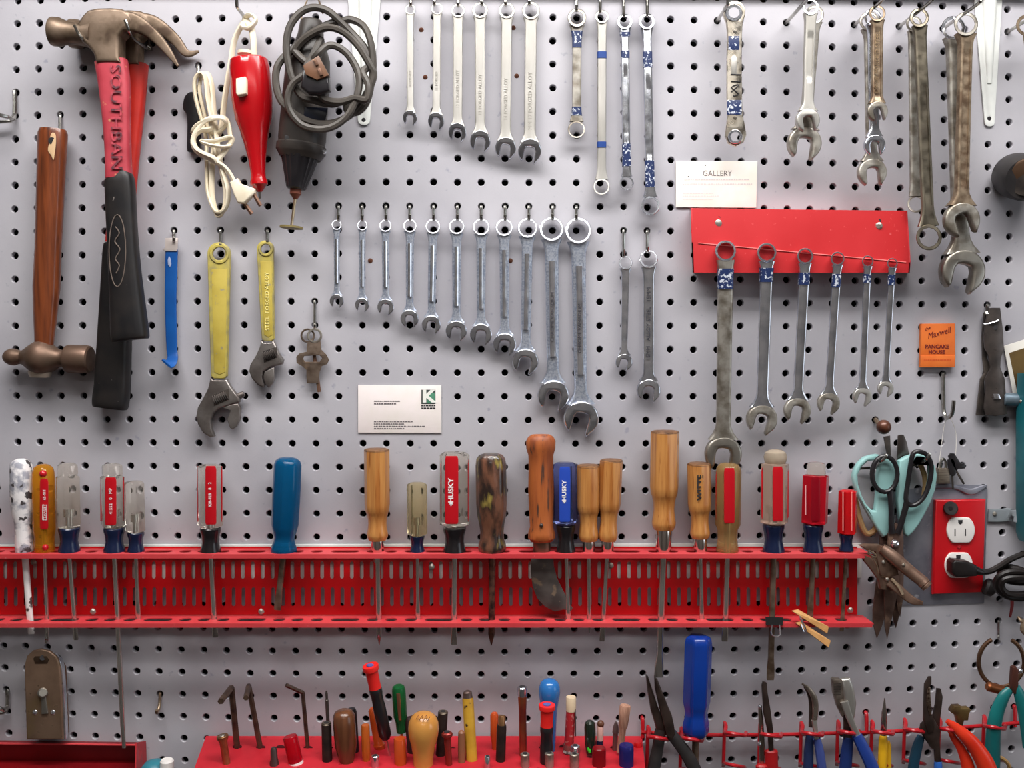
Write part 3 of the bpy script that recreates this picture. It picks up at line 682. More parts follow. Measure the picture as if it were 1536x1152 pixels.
# hook with two arms at the left edge
def arm_hook(label, y0, xs, dep, drop=33, group='double arm hooks at the left edge'):
    t = Thing('pegboard_hook', label, 'hook', (xs[0], y0, 0), group)
    t.part('post', B(t).tube([(xs[0], y0, -5), (xs[0], y0, 4), (xs[0] + .5, y0 + drop * .5, 5), (xs[0], y0 + drop, 6)], 3, 8, 3), ZINC)
    t.part('arm', B(t).tube([(xs[0], y0 + drop, 5), (xs[0] - 4, y0 + drop + 7, 14), (xs[0] - 12, y0 + drop + 4, dep * .6), (-30, y0 + drop - 4, dep)], 3, 8, 3), ZINC)
    t.part('arm', B(t).tube([(xs[0], y0 + drop + 1, 5), (xs[0] - 6, y0 + drop + 11, 12), (-30, y0 + drop + 11, 14)], 2.6, 8, 3), ZINC)
arm_hook('zinc double arm hook at the left edge, above the wooden hammer', 138, (22, 0), 44)
arm_hook('small zinc hook at the left edge, beside the metal plate tool', 1036, (11, 0), 36, 22)
# blue hooked strip
t = Thing('trim_tool', 'blue painted steel strip tool with hooked foot and bare metal top', 'pry tool', (257, 370, 10))
t.part('bar', B(t).sweep([(257.5, 374, 12), (257, 400, 11), (256, 450, 10), (257, 500, 9), (258, 527, 9), (259, 536, 12), (256, 543, 22), (250, 546, 34)], [9.3, 9, 8.6, 8.2, 7.8, 8, 9.5, 9.5], [1.5] * 8, sec_flat, 4), mat('blue_enamel', (12, 82, 156), .45, rgb2=(10, 72, 142), scale=30))
t.part('metal_top', B(t).plate([(248.5, 357), (267, 357), (266, 377), (247.5, 377), (244, 374), (248, 372)], 11.8, 14.4, bev=.4), mat('bare_steel', (226, 214, 208), .4, .6))
t.part('slot', B(t).plate([(253.5, 384), (256, 388), (257, 396), (255, 401), (252, 397), (251.5, 390)], 12.6, 13.4, bev=.2), mat('slot_light', (150, 160, 190), .6))
hook(260, 346, 'wire hook holding the blue strip tool', drop=16, out=18, tip=6)
# yellow adjustable wrenches
YEL = mat('yellow_enamel', (186, 166, 74), .5, rgb2=(170, 150, 60), scale=40, rgb3=(150, 140, 104), scale3=160, lo3=.64, hi3=.70, bump=.1)
YELR = mat('yellow_enamel_rim', (186, 170, 84), .45, rgb2=(150, 140, 96), scale=90)
STG = mat('grey_forged_steel', (150, 144, 140), .36, .8, rgb2=(116, 108, 104), scale=60, rvar=.1)
def adjustable(label, c, ro, ri, yb, wt, wb, xb, fixed, mov, worm, d=14):
    t = Thing('adjustable_wrench', label, 'adjustable wrench', (c[0], c[1], d), 'yellow adjustable wrenches')
    out = [(c[0] + math.cos(a) * ro, c[1] - math.sin(a) * ro) for a in [PI * i / 14 for i in range(15)]]
    out += [(c[0] - wt / 2, c[1] + ro * 1.0), (xb - wb / 2, yb), (xb - wb * .3, yb + 4), (xb + wb * .3, yb + 4), (xb + wb / 2, yb), (c[0] + wt / 2, c[1] + ro)]
    h = t.part('handle', B(t).plate(out, d - 4, d + 5, holes=[circ(c[0], c[1], ri)], bev=1.6, res=2), YELR)
    f = lambda y: c[0] + (xb - c[0]) * (y - c[1]) / (yb - c[1])
    y0 = c[1] + ro + 6
    t.part('recess_panel', B(t).plate([(f(y0) - wt * .36, y0), (f(y0) + wt * .36, y0), (xb + wb * .34, yb - 6), (xb, yb - 2), (xb - wb * .34, yb - 6)], d + 4.6, d + 5.6, bev=.4), YEL, h)
    t.part('hang_ring', B(t).ring(c, ro * .92, ri, d + 4, d + 6.6, 30, .3), YELR, h)
    t.part('fixed_jaw', B(t).plate(fixed, d - 6, d + 6, bev=2.4, res=2), STG)
    t.part('movable_jaw', B(t).plate(mov, d - 4.5, d + 5, bev=1.6, res=2), STG)
    x0, y0, x1, y1 = worm
    n = 7; pr = []
    for i in range(n * 4 + 1):
        pr.append((i / (n * 4), 6.2 + 1.3 * math.cos(i * PI / 2)))
    t.part('worm_pocket', B(t).plate([(x0 - 2, y0 - 8), (x1 + 2, y1 - 9), (x1 + 3, y1 + 7), (x0 - 1, y0 + 9)], d + 5.6, d + 6.4, bev=.2), DARKST)
    t.part('worm_screw', B(t).lathe((x0, y0, d + 4), (x1, y1, d + 4), pr, 16), STG)
    return t
r7 = lambda pts: [(230 + x / 3.293, 330 + y / 3.293) for x, y in pts]
t = adjustable('larger yellow adjustable wrench with open jaws, right of the blue strip', (329, 380.7), 17, 10, 564, 33, 24, 329.5,
    r7([(288, 775), (300, 790), (355, 790), (366, 785), (385, 822), (412, 858), (430, 880), (428, 900), (400, 908), (330, 928), (305, 950), (288, 985), (292, 1030), (306, 1068), (285, 1072), (250, 1050), (224, 1005), (217, 965), (224, 925), (250, 880), (275, 830)]),
    r7([(345, 925), (395, 908), (422, 905), (434, 930), (430, 985), (415, 1020), (395, 1034), (382, 1026), (368, 985), (384, 940)]), (322, 600, 341, 592))
t.part('adjuster_cap', B(t).lathe((356, 596, 12), (366, 590, 12), [(0, 5), (.6, 5), (1, 3.5)], 12), STG)
t = adjustable('smaller yellow adjustable wrench with nearly closed jaws', (398.5, 373.5), 12.5, 7.3, 508, 24, 18.5, 402.5,
    r7([(538, 592), (548, 605), (585, 605), (598, 595), (622, 655), (645, 690), (640, 712), (580, 728), (548, 745), (540, 775), (552, 815), (545, 826), (520, 815), (490, 782), (477, 748), (482, 715), (510, 670), (528, 630)]),
    r7([(552, 748), (600, 726), (600, 780), (590, 808), (572, 828), (556, 812), (546, 775)]), (397, 535, 413, 529))
text(t, 'STEEL  FORGED ALLOY', 400.8, 452, 20, 6, mat('yellow_light', (244, 232, 150), .4), rot=PI / 2, name='stamping')
hook(329, 348, 'wire hook holding the larger yellow adjustable wrench', drop=24, out=18, tip=4)
hook(400, 348, 'wire hook holding the smaller yellow adjustable wrench', drop=20, out=18, tip=4)
# bottle opener on rings
t = Thing('can_opener', 'small steel can opener with two split rings under a long wire hook', 'can opener', (468, 530, 10))
t.part('split_ring', B(t).ring((461.5, 503.5), 11, 8, 6, 9, 28, .3), BROWNST); t.part('split_ring', B(t).ring((472, 503.5), 11.5, 8, 10, 13, 28, .3), WORN)
r7b = [(762, 602), (826, 598), (830, 640), (858, 668), (868, 692), (858, 712), (832, 722), (822, 750), (815, 806), (758, 806), (756, 740), (735, 722), (708, 706), (706, 676), (722, 658), (758, 650)]
t.part('body', B(t).plate(r7(r7b), 10, 12.5, holes=[r7([(745, 672), (820, 668), (834, 682), (822, 700), (750, 700), (740, 686)])], bev=.7), BROWNST)
t.part('prong', B(t).tube([(471, 530, 8), (475, 560, 8), (479, 588, 9)], 2.8, 8, 3, .5), RUST)
hook(471, 453, 'long wire hook holding the small can opener', drop=40, out=12, tip=6, r=2.2)
# black holder behind the white cord
t = Thing('black_clip', 'black plastic hook shaped piece hanging behind the white cord', 'clip', (283, 170, 6))
t.part('body', B(t).plate([(280, 142), (287, 138), (296, 140), (298, 150), (300, 226), (296, 229), (284, 228), (281, 222), (281, 176), (275, 164), (276, 150)], 4, 9, bev=1.4, sp=3), BLACKPL)
hook(298, 97, 'wire hook behind the white cord bundle', drop=16, out=12, tip=4)
# red engraver with white cord
t = Thing('electric_engraver', 'red teardrop electric engraver with a bundled white flat cord', 'engraver', (378, 170, 34))
REDPL = mat('glossy_red_plastic', (178, 10, 20), .22, rgb2=(164, 7, 16), scale=20, coat=.5)
CREAM = mat('cream_cord', (232, 222, 200), .5, rgb2=(214, 200, 172), scale=50, stretch=(1, 1, .3))
ax = ((373.5, 87, 34), (389.5, 288, 34))
bd = t.part('body', B(t).lathe(*ax, [(0, 20), (.008, 25), (.02, 27.5), (.07, 29), (.15, 29.6), (.28, 30), (.36, 29), (.46, 26.5), (.54, 21.5), (.64, 17), (.75, 13), (.86, 10.8), (.9, 11), (.92, 12.8), (.945, 12.8), (.955, 10), (.98, 6.5), (1, 3)], 48, .86, cross=lambda th, q: 1 + max(0, .45 - q) * .5 * (1 / (abs(math.cos(th)) ** 4 + abs(math.sin(th)) ** 4) ** .25 - 1)), REDPL)
t.part('needle', B(t).lathe((389.3, 286, 34), (389.6, 298, 34), [(0, 2.4), (1, 1.8)], 10), DARKST)
t.part('switch', B(t).plate([(355, 119), (369, 116), (371, 120), (371, 142), (358, 145), (355, 141)], 56, 67, bev=2, res=2), CREAM, bd)
t.part('cord_grommet', B(t).lathe((367.5, 77, 34), (367.8, 88, 34), [(0, 11), (.4, 11), (.5, 5), (1, 5)], 16), CREAM, bd)
path = [(381, 84, 36), (380, 60, 36), (376, 40, 30), (368, 28, 26), (376, 22, 34), (384, 30, 36), (374, 42, 38), (364, 40, 30), (372, 30, 22), (364, 36, 22), (352, 60, 18), (346, 95, 16), (340, 130, 16), (335, 165, 16), (333, 185, 18), (320, 230, 22), (318, 290, 22), (326, 322, 22), (334, 318, 24), (338, 290, 26), (330, 250, 26), (312, 190, 24), (300, 140, 22), (302, 116, 20), (311, 110, 22), (318, 130, 26), (322, 180, 28), (330, 240, 30), (342, 285, 30), (338, 312, 28), (324, 318, 26), (312, 290, 22), (310, 250, 22), (308, 200, 22), (294, 150, 26), (292, 122, 28), (300, 110, 30), (308, 116, 32), (312, 150, 32), (318, 190, 34), (300, 196, 40), (290, 208, 40), (296, 224, 40), (320, 236, 40), (326, 240, 36), (345, 216, 38), (346, 206, 40), (320, 212, 44), (302, 212, 42), (318, 218, 44), (338, 220, 42), (346, 214, 36), (340, 180, 34), (318, 178, 42), (296, 188, 40), (290, 198, 34), (298, 190, 26), (322, 200, 26), (340, 186, 34), (330, 176, 42), (306, 182, 42), (290, 206, 40), (294, 226, 38), (318, 240, 36), (338, 252, 36), (350, 270, 36), (354, 283, 36)]
t.part('cord', B(t).tube(path, 4.6, 8, 5, .62), CREAM)
pl = t.part('plug', B(t).plate([(346, 274), (358, 268), (362, 276), (384, 284), (384, 290), (368, 306), (358, 305), (352, 292)], 30, 44, bev=2.5, res=2), CREAM)
t.part('plug_prong', B(t).tube([(380, 290, 40), (391, 309, 40)], 3, 4, 1, .4), RUST, pl); t.part('plug_prong', B(t).tube([(366, 304, 34), (378, 321, 34)], 3, 4, 1, .4), RUST, pl)
long_hook(368, 26.5, 'wire hook at the top edge holding the red engraver cord', out=44)
# rotary tool with coiled cord
ROT = mat('charcoal_plastic', (52, 47, 44), .42, rgb2=(62, 56, 52), scale=40)
CORDG = mat('grey_rubber_cord', (66, 61, 56), .48, rgb2=(80, 74, 68), scale=60)
t = Thing('rotary_tool', 'charcoal electric rotary tool with coiled grey cord and cutting disc', 'rotary tool', (458, 180, 40))
bd = t.part('body', B(t).lathe((468, 30, 38), (452, 222, 38), [(0, 14), (.02, 17), (.12, 19), (.2, 24), (.3, 31), (.42, 33), (.6, 34), (.78, 34.5), (.93, 35), (1, 33)], 28, .85), ROT)
t.part('collar', B(t).lathe((452.5, 216, 38), (450, 238, 38), [(0, 34), (.1, 36.5), (.55, 36.5), (.7, 34), (1, 30)], 28, .85), ROT)
t.part('nose_cone', B(t).lathe((450, 234, 38), (444, 284, 38), [(0, 27), (.1, 25.5), (.8, 16), (.96, 14.5), (1, 12)], 40, 1, cross=lambda th, q: 1 + .045 * (1 if math.sin(th * 18) > 0 else -1) if .05 < q < .9 else 1), BLACKPL)
t.part('collet', B(t).lathe((443.6, 283, 38), (443, 299, 38), [(0, 8.5), (.5, 8.5), (.7, 6), (1, 3)], 16), mat('copper_brown', (138, 82, 66), .45, .5))
t.part('bit_shaft', B(t).lathe((443, 297, 38), (437, 341, 38), [(0, 2.2), (1, 2.2)], 10), mat('pale_brass', (190, 170, 140), .3, 1.0))
t.part('cutting_disc', B(t).lathe((437.2, 339.5, 38), (437, 342.5, 38), [(0, 17), (1, 17)], 30), mat('olive_disc', (122, 108, 66), .6))
t.part('rating_plate', B(t).plate([(457, 160), (492, 162), (488, 183), (455, 180)], 66, 68, bev=.6), mat('navy_plate', (22, 26, 40), .3), bd)
t.part('vent', B(t).plate([(427, 203), (444, 204), (444, 214), (427, 213)], 62, 64, bev=.6), INK, bd)
r3 = lambda pts: [(400 + x / 5.76, y / 5.76, d) for x, y, d in pts]
cp = r3([(470, 330, 70), (400, 480, 78), (350, 560, 84), (330, 640, 86), (230, 720, 84), (185, 830, 84), (200, 950, 84), (290, 1070, 84), (420, 1115, 84), (560, 1100, 84), (690, 1010, 84), (770, 860, 84), (800, 720, 82), (780, 600, 80), (700, 470, 80), (600, 400, 82), (520, 400, 84), (440, 470, 86), (360, 540, 74), (260, 460, 70), (255, 420, 70), (330, 330, 76), (450, 260, 80), (560, 240, 82), (680, 290, 82), (800, 410, 80), (890, 560, 78), (925, 650, 76), (870, 800, 74), (760, 960, 72), (620, 1050, 72), (450, 1070, 72), (280, 1010, 72), (130, 880, 70), (80, 720, 70), (100, 560, 70), (230, 420, 66), (400, 280, 60), (560, 200, 62), (640, 190, 66), (730, 170, 70), (840, 230, 72), (900, 370, 74), (920, 560, 74), (900, 740, 74), (860, 890, 72), (780, 970, 70), (700, 960, 68), (680, 880, 72), (560, 900, 78), (420, 870, 80), (300, 830, 76), (220, 680, 74), (180, 520, 74), (170, 380, 74), (200, 230, 74), (290, 110, 74), (400, 65, 74), (520, 90, 72), (620, 170, 70), (740, 290, 68), (850, 420, 70), (900, 560, 72), (830, 620, 80), (880, 740, 86), (860, 860, 86), (760, 850, 86), (640, 880, 86), (500, 860, 90), (450, 780, 92)])
t.part('cord', B(t).tube(cp, 5.4, 8, 5), CORDG)
pg = t.part('plug', B(t).plate(r3([(310, 580, 0), (420, 690, 0), (545, 660, 0), (555, 800, 0), (430, 830, 0), (290, 790, 0)]) and [(x, y) for x, y, _ in r3([(320, 600, 0), (440, 640, 0), (540, 650, 0), (552, 790, 0), (480, 825, 0), (370, 820, 0), (300, 760, 0)])], 88, 104, bev=4, res=2), BLACKPL)
t.part('plug_face', B(t).plate([(x, y) for x, y, _ in r3([(320, 575, 0), (455, 490, 0), (545, 660, 0), (440, 700, 0), (345, 655, 0)])], 96, 108, bev=1), mat('brown_plug_face', (110, 78, 58), .35), pg)
for q in (((400, 520), (425, 505), (450, 560), (425, 575)), ((440, 600), (465, 590), (490, 650), (462, 660))):
    t.part('plug_prong', B(t).plate([(400 + x / 5.76, y / 5.76) for x, y in q], 106, 111, bev=.6), RUST, pg)
t.part('bail_wire', B(t).tube([(452, 38, 30), (453, 20, 22), (460, 2, 12), (466, -10, 4), (474, -9, 4), (480, 6, 16), (484, 20, 30)], 1.3, 6, 4), BRASSY)
t.part('screw', B(t).lathe((486, 228, 50), (486, 228, 56), [(0, 3.4), (.7, 3.2), (1, 1.4)], 12), CHROME)
# white shelf brackets
def bracket(label, xl0, xr0, xl1, xr1, yb, hole_y, hx, rx0, rx1):
    t = Thing('shelf_bracket', label, 'bracket', (hx, 60, 3), 'white shelf brackets')
    r = (xr1 - xl1) / 2; cx = (xl1 + xr1) / 2
    arc = [(cx + math.cos(a * PI / 8) * r, yb - r * .8 + math.sin(a * PI / 8) * r * .8) for a in range(9)]
    t.part('plate', B(t).plate([(xl0, -60), (xr0, -60)] + [(xr0 - (xr0 - xr1) * .0, -2)] + arc + [(xl0, -2)], 1, 3.4, holes=[circ(hx, hole_y, 3)], bev=.6), WHITEPAINT)
    t.part('rib', B(t).sweep([(rx0, -60, 4), (rx0, 0, 4), ((rx0 + rx1) / 2, 60, 3.6), (rx1, 125, 3)], [12, 10.5, 7.5, 4], [9, 8.5, 6, 2], sec_round, 4), WHITEPAINT)
    t.part('screw_hole', B(t).lathe((hx, hole_y, 1), (hx, hole_y, 3.9), [(0, 4.6 if yb < 187 else 3), (1, 4.6 if yb < 187 else 3)], 16), INK)
bracket('white metal shelf bracket behind the coiled grey cord', 522, 571, 537, 555, 188, 180, 545.5, 548, 546)
bracket('white metal shelf bracket at the upper right edge of the board', 1461, 1503, 1476.5, 1491.5, 190, 178, 1483.5, 1484, 1484)
# card with K emblem
t = Thing('business_card', 'white business card with a green and black K emblem, under the long wrench row', 'card', (599.5, 613.5, 2))
cb = t.part('card', B(t).plate([(537.2, 577.3), (662, 578), (662.3, 649.3), (537.2, 649)], 1.2, 2.2, bev=.2), mat('white_card', (238, 228, 226), .7, rgb2=(232, 224, 218), scale=40))
t.part('emblem', B(t).box(632, 584.5, 653.2, 606, 2.1, 2.5, .1), mat('emblem_dark', (58, 66, 62), .7), cb)
t.part('emblem_green', B(t).plate([(640, 605), (641, 596), (646, 590), (652, 589), (652.4, 602), (650, 605)], 2.4, 2.7, bev=.1), mat('emblem_green', (74, 132, 104), .7), cb)
text(t, 'K', 642.6, 595.3, 2.8, 18, mat('emblem_white', (232, 234, 226), .7), parent=cb, th=.2, sx=1.15, bold=1.1)
mark_lines(t, [(632, 653, 607.5, 2), (632, 653, 611.2, 2.2)], 2.5, INK, cb)
mark_lines(t, [(561, 600, 601, 1.6), (561, 595, 604.4, 2.2), (561, 621, 631.5, 1.7), (561, 607, 635, 1.7), (561, 638, 638.6, 1.7), (561, 608, 642, 1.7)], 2.5, mat('ink_soft', (110, 104, 106), .7), cb)
# gallery card
t = Thing('gallery_card', 'cream card reading GALLERY on top of the red wrench rack', 'card', (1075, 276, 3))
cb = t.part('card', B(t).plate([(1013.8, 241.4), (1136, 241.6), (1134.2, 311.6), (1013.8, 310.8)], 2, 3, bev=.2), CARD)
text(t, 'GALLERY', 1076, 260.3, 3.3, 8.5, mat('thin_grey_ink', (120, 112, 112), .7), parent=cb, th=.15, sx=.92, bold=-.12)
mark_lines(t, [(1026, 1124, 268, 2.2), (1024, 1128, 275, 2.2), (1024, 1071, 289, 1.8), (1024, 1078, 293, 1.8), (1024, 1070, 297.5, 1.8)], 3.2, FAINTINK, cb)
for x, y in ((1058, 248), (1032.5, 265), (1090, 262)): t.part('speck', B(t).lathe((x, y, 3), (x, y, 3.3), [(0, 1), (1, .9)], 8), INK, cb)
# matchbook
t = Thing('matchbook', 'orange matchbook advertising a pancake house, pinned below the stacked wrenches', 'matchbook', (1405, 518, 4))
OR = mat('orange_matchbook', (216, 112, 44), .5, rgb2=(208, 100, 36), scale=50)
mb = t.part('cover', B(t).plate([(1380.5, 485.5), (1431, 485), (1431.5, 538), (1379.5, 538)], 1, 8, bev=1), OR)
t.part('striker_flap', B(t).plate([(1379.5, 533.5), (1431.5, 533), (1431, 550.8), (1379.3, 551)], 3, 9.5, bev=.8), OR)
DR = mat('dark_red_ink', (110, 24, 20), .6)
text(t, 'PANCAKE', 1405.5, 520, 8.3, 5.8, DR, parent=mb, th=.2, bold=.25); text(t, 'HOUSE', 1405, 528.2, 8.3, 5.6, DR, parent=mb, th=.2, bold=.25)
text(t, 'the', 1391, 493, 8.3, 5, DR, rot=.4, parent=mb, th=.2, shear=.3); text(t, 'Maxwell', 1408, 500, 8.3, 9.5, DR, rot=.28, parent=mb, th=.2, shear=.4, sx=.82)
mark_lines(t, [(1386, 1426, 538.5, 2.4)], 9.8, mat('orange_ink', (200, 84, 30), .6), mb)
# ---------------------------------------------------------------- screwdriver rail
def rail():
    t = Thing('batten', 'white painted wood batten behind the red screwdriver rail', 'batten', (640, 842, 3))
    t.part('strip', B(t).plate([(-60, 817), (1291.5, 815), (1291.5, 866), (-60, 868)], .6, 7, bev=.8), WHITEPAINT)
    t = Thing('screwdriver_rail', 'long red slotted steel rail with two flanges holding the row of screwdrivers', 'tool rail', (640, 870, 0))
    b = B(t); w, pit = 2.7, 14.85
    def cellrow(ya, yb, s0, s1, nx, x0, dx):
        for n in range(nx):
            xa, xb = x0 + n * pit, x0 + (n + 1) * pit; xm = (xa + xb) / 2 + dx
            loop = [(xm + math.cos(a * PI / 4 + PI / 4 * 0) * w, s0 + w - math.sin(a * PI / 4) * w) for a in range(5)] + [(xm - math.cos(a * PI / 4) * w, s1 - w + math.sin(a * PI / 4) * w) for a in range(5)]
            base = len(b.v)
            for d in (11, 9):
                for p in [(xb, ya), (xa, ya), (xa, yb), (xb, yb)] + loop: b.v.append(tuple(t.P(p[0], p[1], d)))
            N = 14
            def quads(o, rev):
                L = [base + o + 4 + k for k in range(10)]; TR, TL, BL, BR = [base + o + k for k in range(4)]
                fs = [(TR, L[0], L[1], L[2], L[3], L[4], TL), (TL, L[4], L[5], BL), (BL, L[5], L[6], L[7], L[8], L[9], BR), (BR, L[9], L[0], TR)]
                b.f.extend([tuple(reversed(f)) for f in fs] if rev else fs)
            quads(0, True); quads(N, False)
            for k in range(10):
                k2 = (k + 1) % 10
                b.f.append((base + 4 + k, base + 4 + k2, base + N + 4 + k2, base + N + 4 + k))
    cellrow(820, 874.5, 842, 868, 89, -44, 0); cellrow(874.5, 922, 881, 909, 89, -44, .8)
    xe = -44 + 89 * pit
    b.hexa([(xe, 820, 11), (1286, 820, 11), (1286, 922, 11), (xe, 922, 11)], [(xe, 820, 9), (1286, 820, 9), (1286, 922, 9), (xe, 922, 9)])
    t.part('back_panel', b, RED)
    hs = []
    x = 111 - 137.3 * 2
    while x < 1290:
        for dx, hw in ((0, 21), (40.5, 9), (67.5, 9), (96, 9)):
            if -55 < x + dx < 1270: hs.append((x + dx, hw, 31, 8.2))
        x += 137.3
    for y, nm in ((821, 'top_flange'), (921, 'bottom_flange')):
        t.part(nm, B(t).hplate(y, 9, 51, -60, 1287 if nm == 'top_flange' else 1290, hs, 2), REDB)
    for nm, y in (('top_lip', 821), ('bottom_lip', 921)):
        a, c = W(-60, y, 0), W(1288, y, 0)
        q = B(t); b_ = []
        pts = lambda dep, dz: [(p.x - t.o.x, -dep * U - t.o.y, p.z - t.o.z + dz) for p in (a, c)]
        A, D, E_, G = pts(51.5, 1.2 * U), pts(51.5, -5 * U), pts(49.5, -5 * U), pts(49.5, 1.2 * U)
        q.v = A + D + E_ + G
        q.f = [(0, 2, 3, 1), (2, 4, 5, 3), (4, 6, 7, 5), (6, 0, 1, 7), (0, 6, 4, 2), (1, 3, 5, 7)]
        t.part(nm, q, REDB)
    for x, y in ((51, 843), (140, 917), (647.5, 850), (916, 848), (1275, 915), (392, 917)):
        t.part('screw', B(t).lathe((x, y, 10.5), (x, y, 13.4), [(0, 4.6), (.5, 4.4), (1, 1.6)], 14), WORN)
    return t
rail()
# ---------------------------------------------------------------- screwdrivers
def clear(name, rgb, rough=.08, tr=.92, ior=1.3): return mat(name, rgb, rough, trans=tr, ior=ior)
CLR = clear('clear_acetate', (236, 230, 220)); CLRY = clear('yellowed_acetate', (226, 212, 170)); AMB = clear('amber_acetate', (232, 158, 40), tr=.75)
AMBD = clear('smoky_amber_acetate', (196, 158, 104), tr=.7); BLUT = clear('teal_blue_acetate', (14, 96, 144), .1, .55); REDT = clear('red_acetate', (206, 26, 44), .1, .55)
NAVY = mat('navy_collar', (18, 29, 58), .25, coat=.3); BLKC = mat('black_collar', (26, 24, 26), .25, coat=.3)
REDS = mat('red_stripe', (186, 14, 28), .3, coat=.3); BLUS = mat('blue_stripe', (40, 74, 176), .3, coat=.3)
SHANK = mat('plated_shank', (218, 215, 210), .2, .92, rgb2=(200, 195, 188), scale=12, rvar=.04)
SHANKB = mat('brown_shank', (140, 122, 106), .4, .7, rgb2=(100, 82, 66), scale=70, rvar=.1)
BEECH = mat('lacquered_beech', (196, 138, 76), .32, rgb2=(170, 106, 50), scale=30, stretch=(8, 8, .4), rgb3=(140, 80, 36), scale3=60, lo3=.64, hi3=.72, coat=.4)
BEECHE = mat('dark_end_grain', (120, 84, 54), .5, rgb2=(84, 56, 36), scale=200)
FERR = mat('bright_ferrule', (214, 206, 200), .12, 1.0)
WHT = mat('white_print', (236, 232, 230), .5)
RAILG = 'screwdrivers standing in the red rail'
def flute(n, a): return lambda th, q: 1 + a * math.cos(n * th)
def facet(n):
    def f(th, q):
        x = (th % (2 * PI / n)) - PI / n
        return math.cos(PI / n) / math.cos(x) * 1.03
    return f
def blade(t, a, c, r, kind='flat', tw=None, m=None, name='shank'):
    m = m or SHANK
    L = abs(c[1] - a[1])
    if kind == 'flat':
        tw = tw or r * 1.25
        f = 1 - min(.35, 34 / L)
        t.part(name, B(t).sweep([(a[0] + (c[0] - a[0]) * q, a[1] + (c[1] - a[1]) * q, a[2] + (c[2] - a[2]) * q) for q in (0, f * .5, f, (f + 1) / 2, .98, 1)], [r, r, r, tw, tw, tw * .9], [r, r, r, r * .55, r * .25, r * .2], lambda q: superell(.8)), m)
    else:
        f = max(.6, 1 - 16 / L)
        t.part(name, B(t).lathe(a, c, [(0, r), (f, r), (f + (1 - f) * .25, r * 1.02), (.97, r * .45), (1, r * .15)], 14, 1, cross=lambda th, q: (1 - .28 * abs(math.cos(2 * th)) if f + .02 < q < .99 else 1)), m)
DFL = 31
def driver(label, top, bot, prof, m, tip, r, kind='flat', cross=None, collar=None, cm=None, tw=None, bm=None, name='screwdriver', inner=True, d=DFL, seg=36, group=RAILG):
    """top/bot = handle ends in pixels; prof radii along it; collar = (y start fraction, profile)"""
    t = Thing(name, label, 'screwdriver', (bot[0], bot[1], d), group)
    a, c = (top[0], top[1], d), (bot[0], bot[1], d)
    h = t.part('handle', B(t).lathe(a, c, prof, seg, 1, cross), m)
    if collar:
        cprof, f0 = collar
        x0 = top[0] + (bot[0] - top[0]) * f0; y0 = top[1] + (bot[1] - top[1]) * f0
        t.part('collar', B(t).lathe((x0, y0, d), c, cprof, 24), cm)
    dx = (tip[0] - bot[0]) / (tip[1] - bot[1])
    blade(t, (bot[0] + dx * -3, bot[1] - 3, d), (tip[0], tip[1], d), r, kind, tw, bm)
    if inner and m.node_tree.nodes['Principled BSDF'].inputs['Transmission Weight'].default_value > .6:
        L = bot[1] - top[1]
        y1 = top[1] + L * .58
        t.part('embedded_shank', B(t).lathe((top[0] + (bot[0] - top[0]) * .58, y1, d), (bot[0], bot[1] - 4, d), [(0, r * 1.5), (.12, r * 1.5), (.13, r), (1, r)], 12), SHANK)
    t.hd = h; t.dd = d
    return t
def stripe(t, x0, y0, x1, y1, dd, m, name='stripe', bev=.6):
    return t.part(name, B(t).plate([(x0 + 1.5, y0), (x1 - 1.5, y0), (x1, y0 + 5), (x1, y1 - 3), (x1 - 1.5, y1), (x0 + 1.5, y1), (x0, y1 - 3), (x0, y0 + 5)], dd, dd + 1.1, bev=.3), m, t.hd)
COLL = [(0, .92), (.04, 1.0), (.14, .98), (.3, .86), (.55, .80), (.75, .88), (.9, 1), (.98, 1.0), (1, .9)]
def coll(r): return [(q, s * r) for q, s in COLL]
def straight(r, top=.05, bot=.96, rt=.6): return [(0, r * .3), (.006, r * rt), (.025, r * .85), (top, r), (bot, r), (.985, r * .9), (1, r * .7)]
def capped(r, rc, f): return [(0, rc * .4), (.012, rc * .78), (.035, rc * .97), (.06, rc), (f - .02, rc), (f, rc * .9), (f + .012, r * .9), (f + .03, r), (.94, r), (.98, r * .92), (1, r * .75)]
HEX6 = facet(6)
# 1 paint splattered
t = driver('white paint splattered screwdriver, leftmost in the red rail', (31, 688), (37, 827), [(0, 5), (.02, 11), (.06, 15), (.3, 16.5), (.55, 16), (.68, 12.5), (.8, 12), (.92, 13), (1, 12.5)], mat('splattered_white', (226, 222, 222), .45, rgb2=(150, 150, 160), scale=70, lo=.48, hi=.58, rgb3=(64, 58, 60), scale3=95, lo3=.58, hi3=.61, bump=.8, bscale=160), (47, 951), 4.4, bm=mat('splattered_shank', (226, 222, 220), .5, rgb2=(70, 60, 56), scale=90, lo=.56, hi=.6), tw=5)
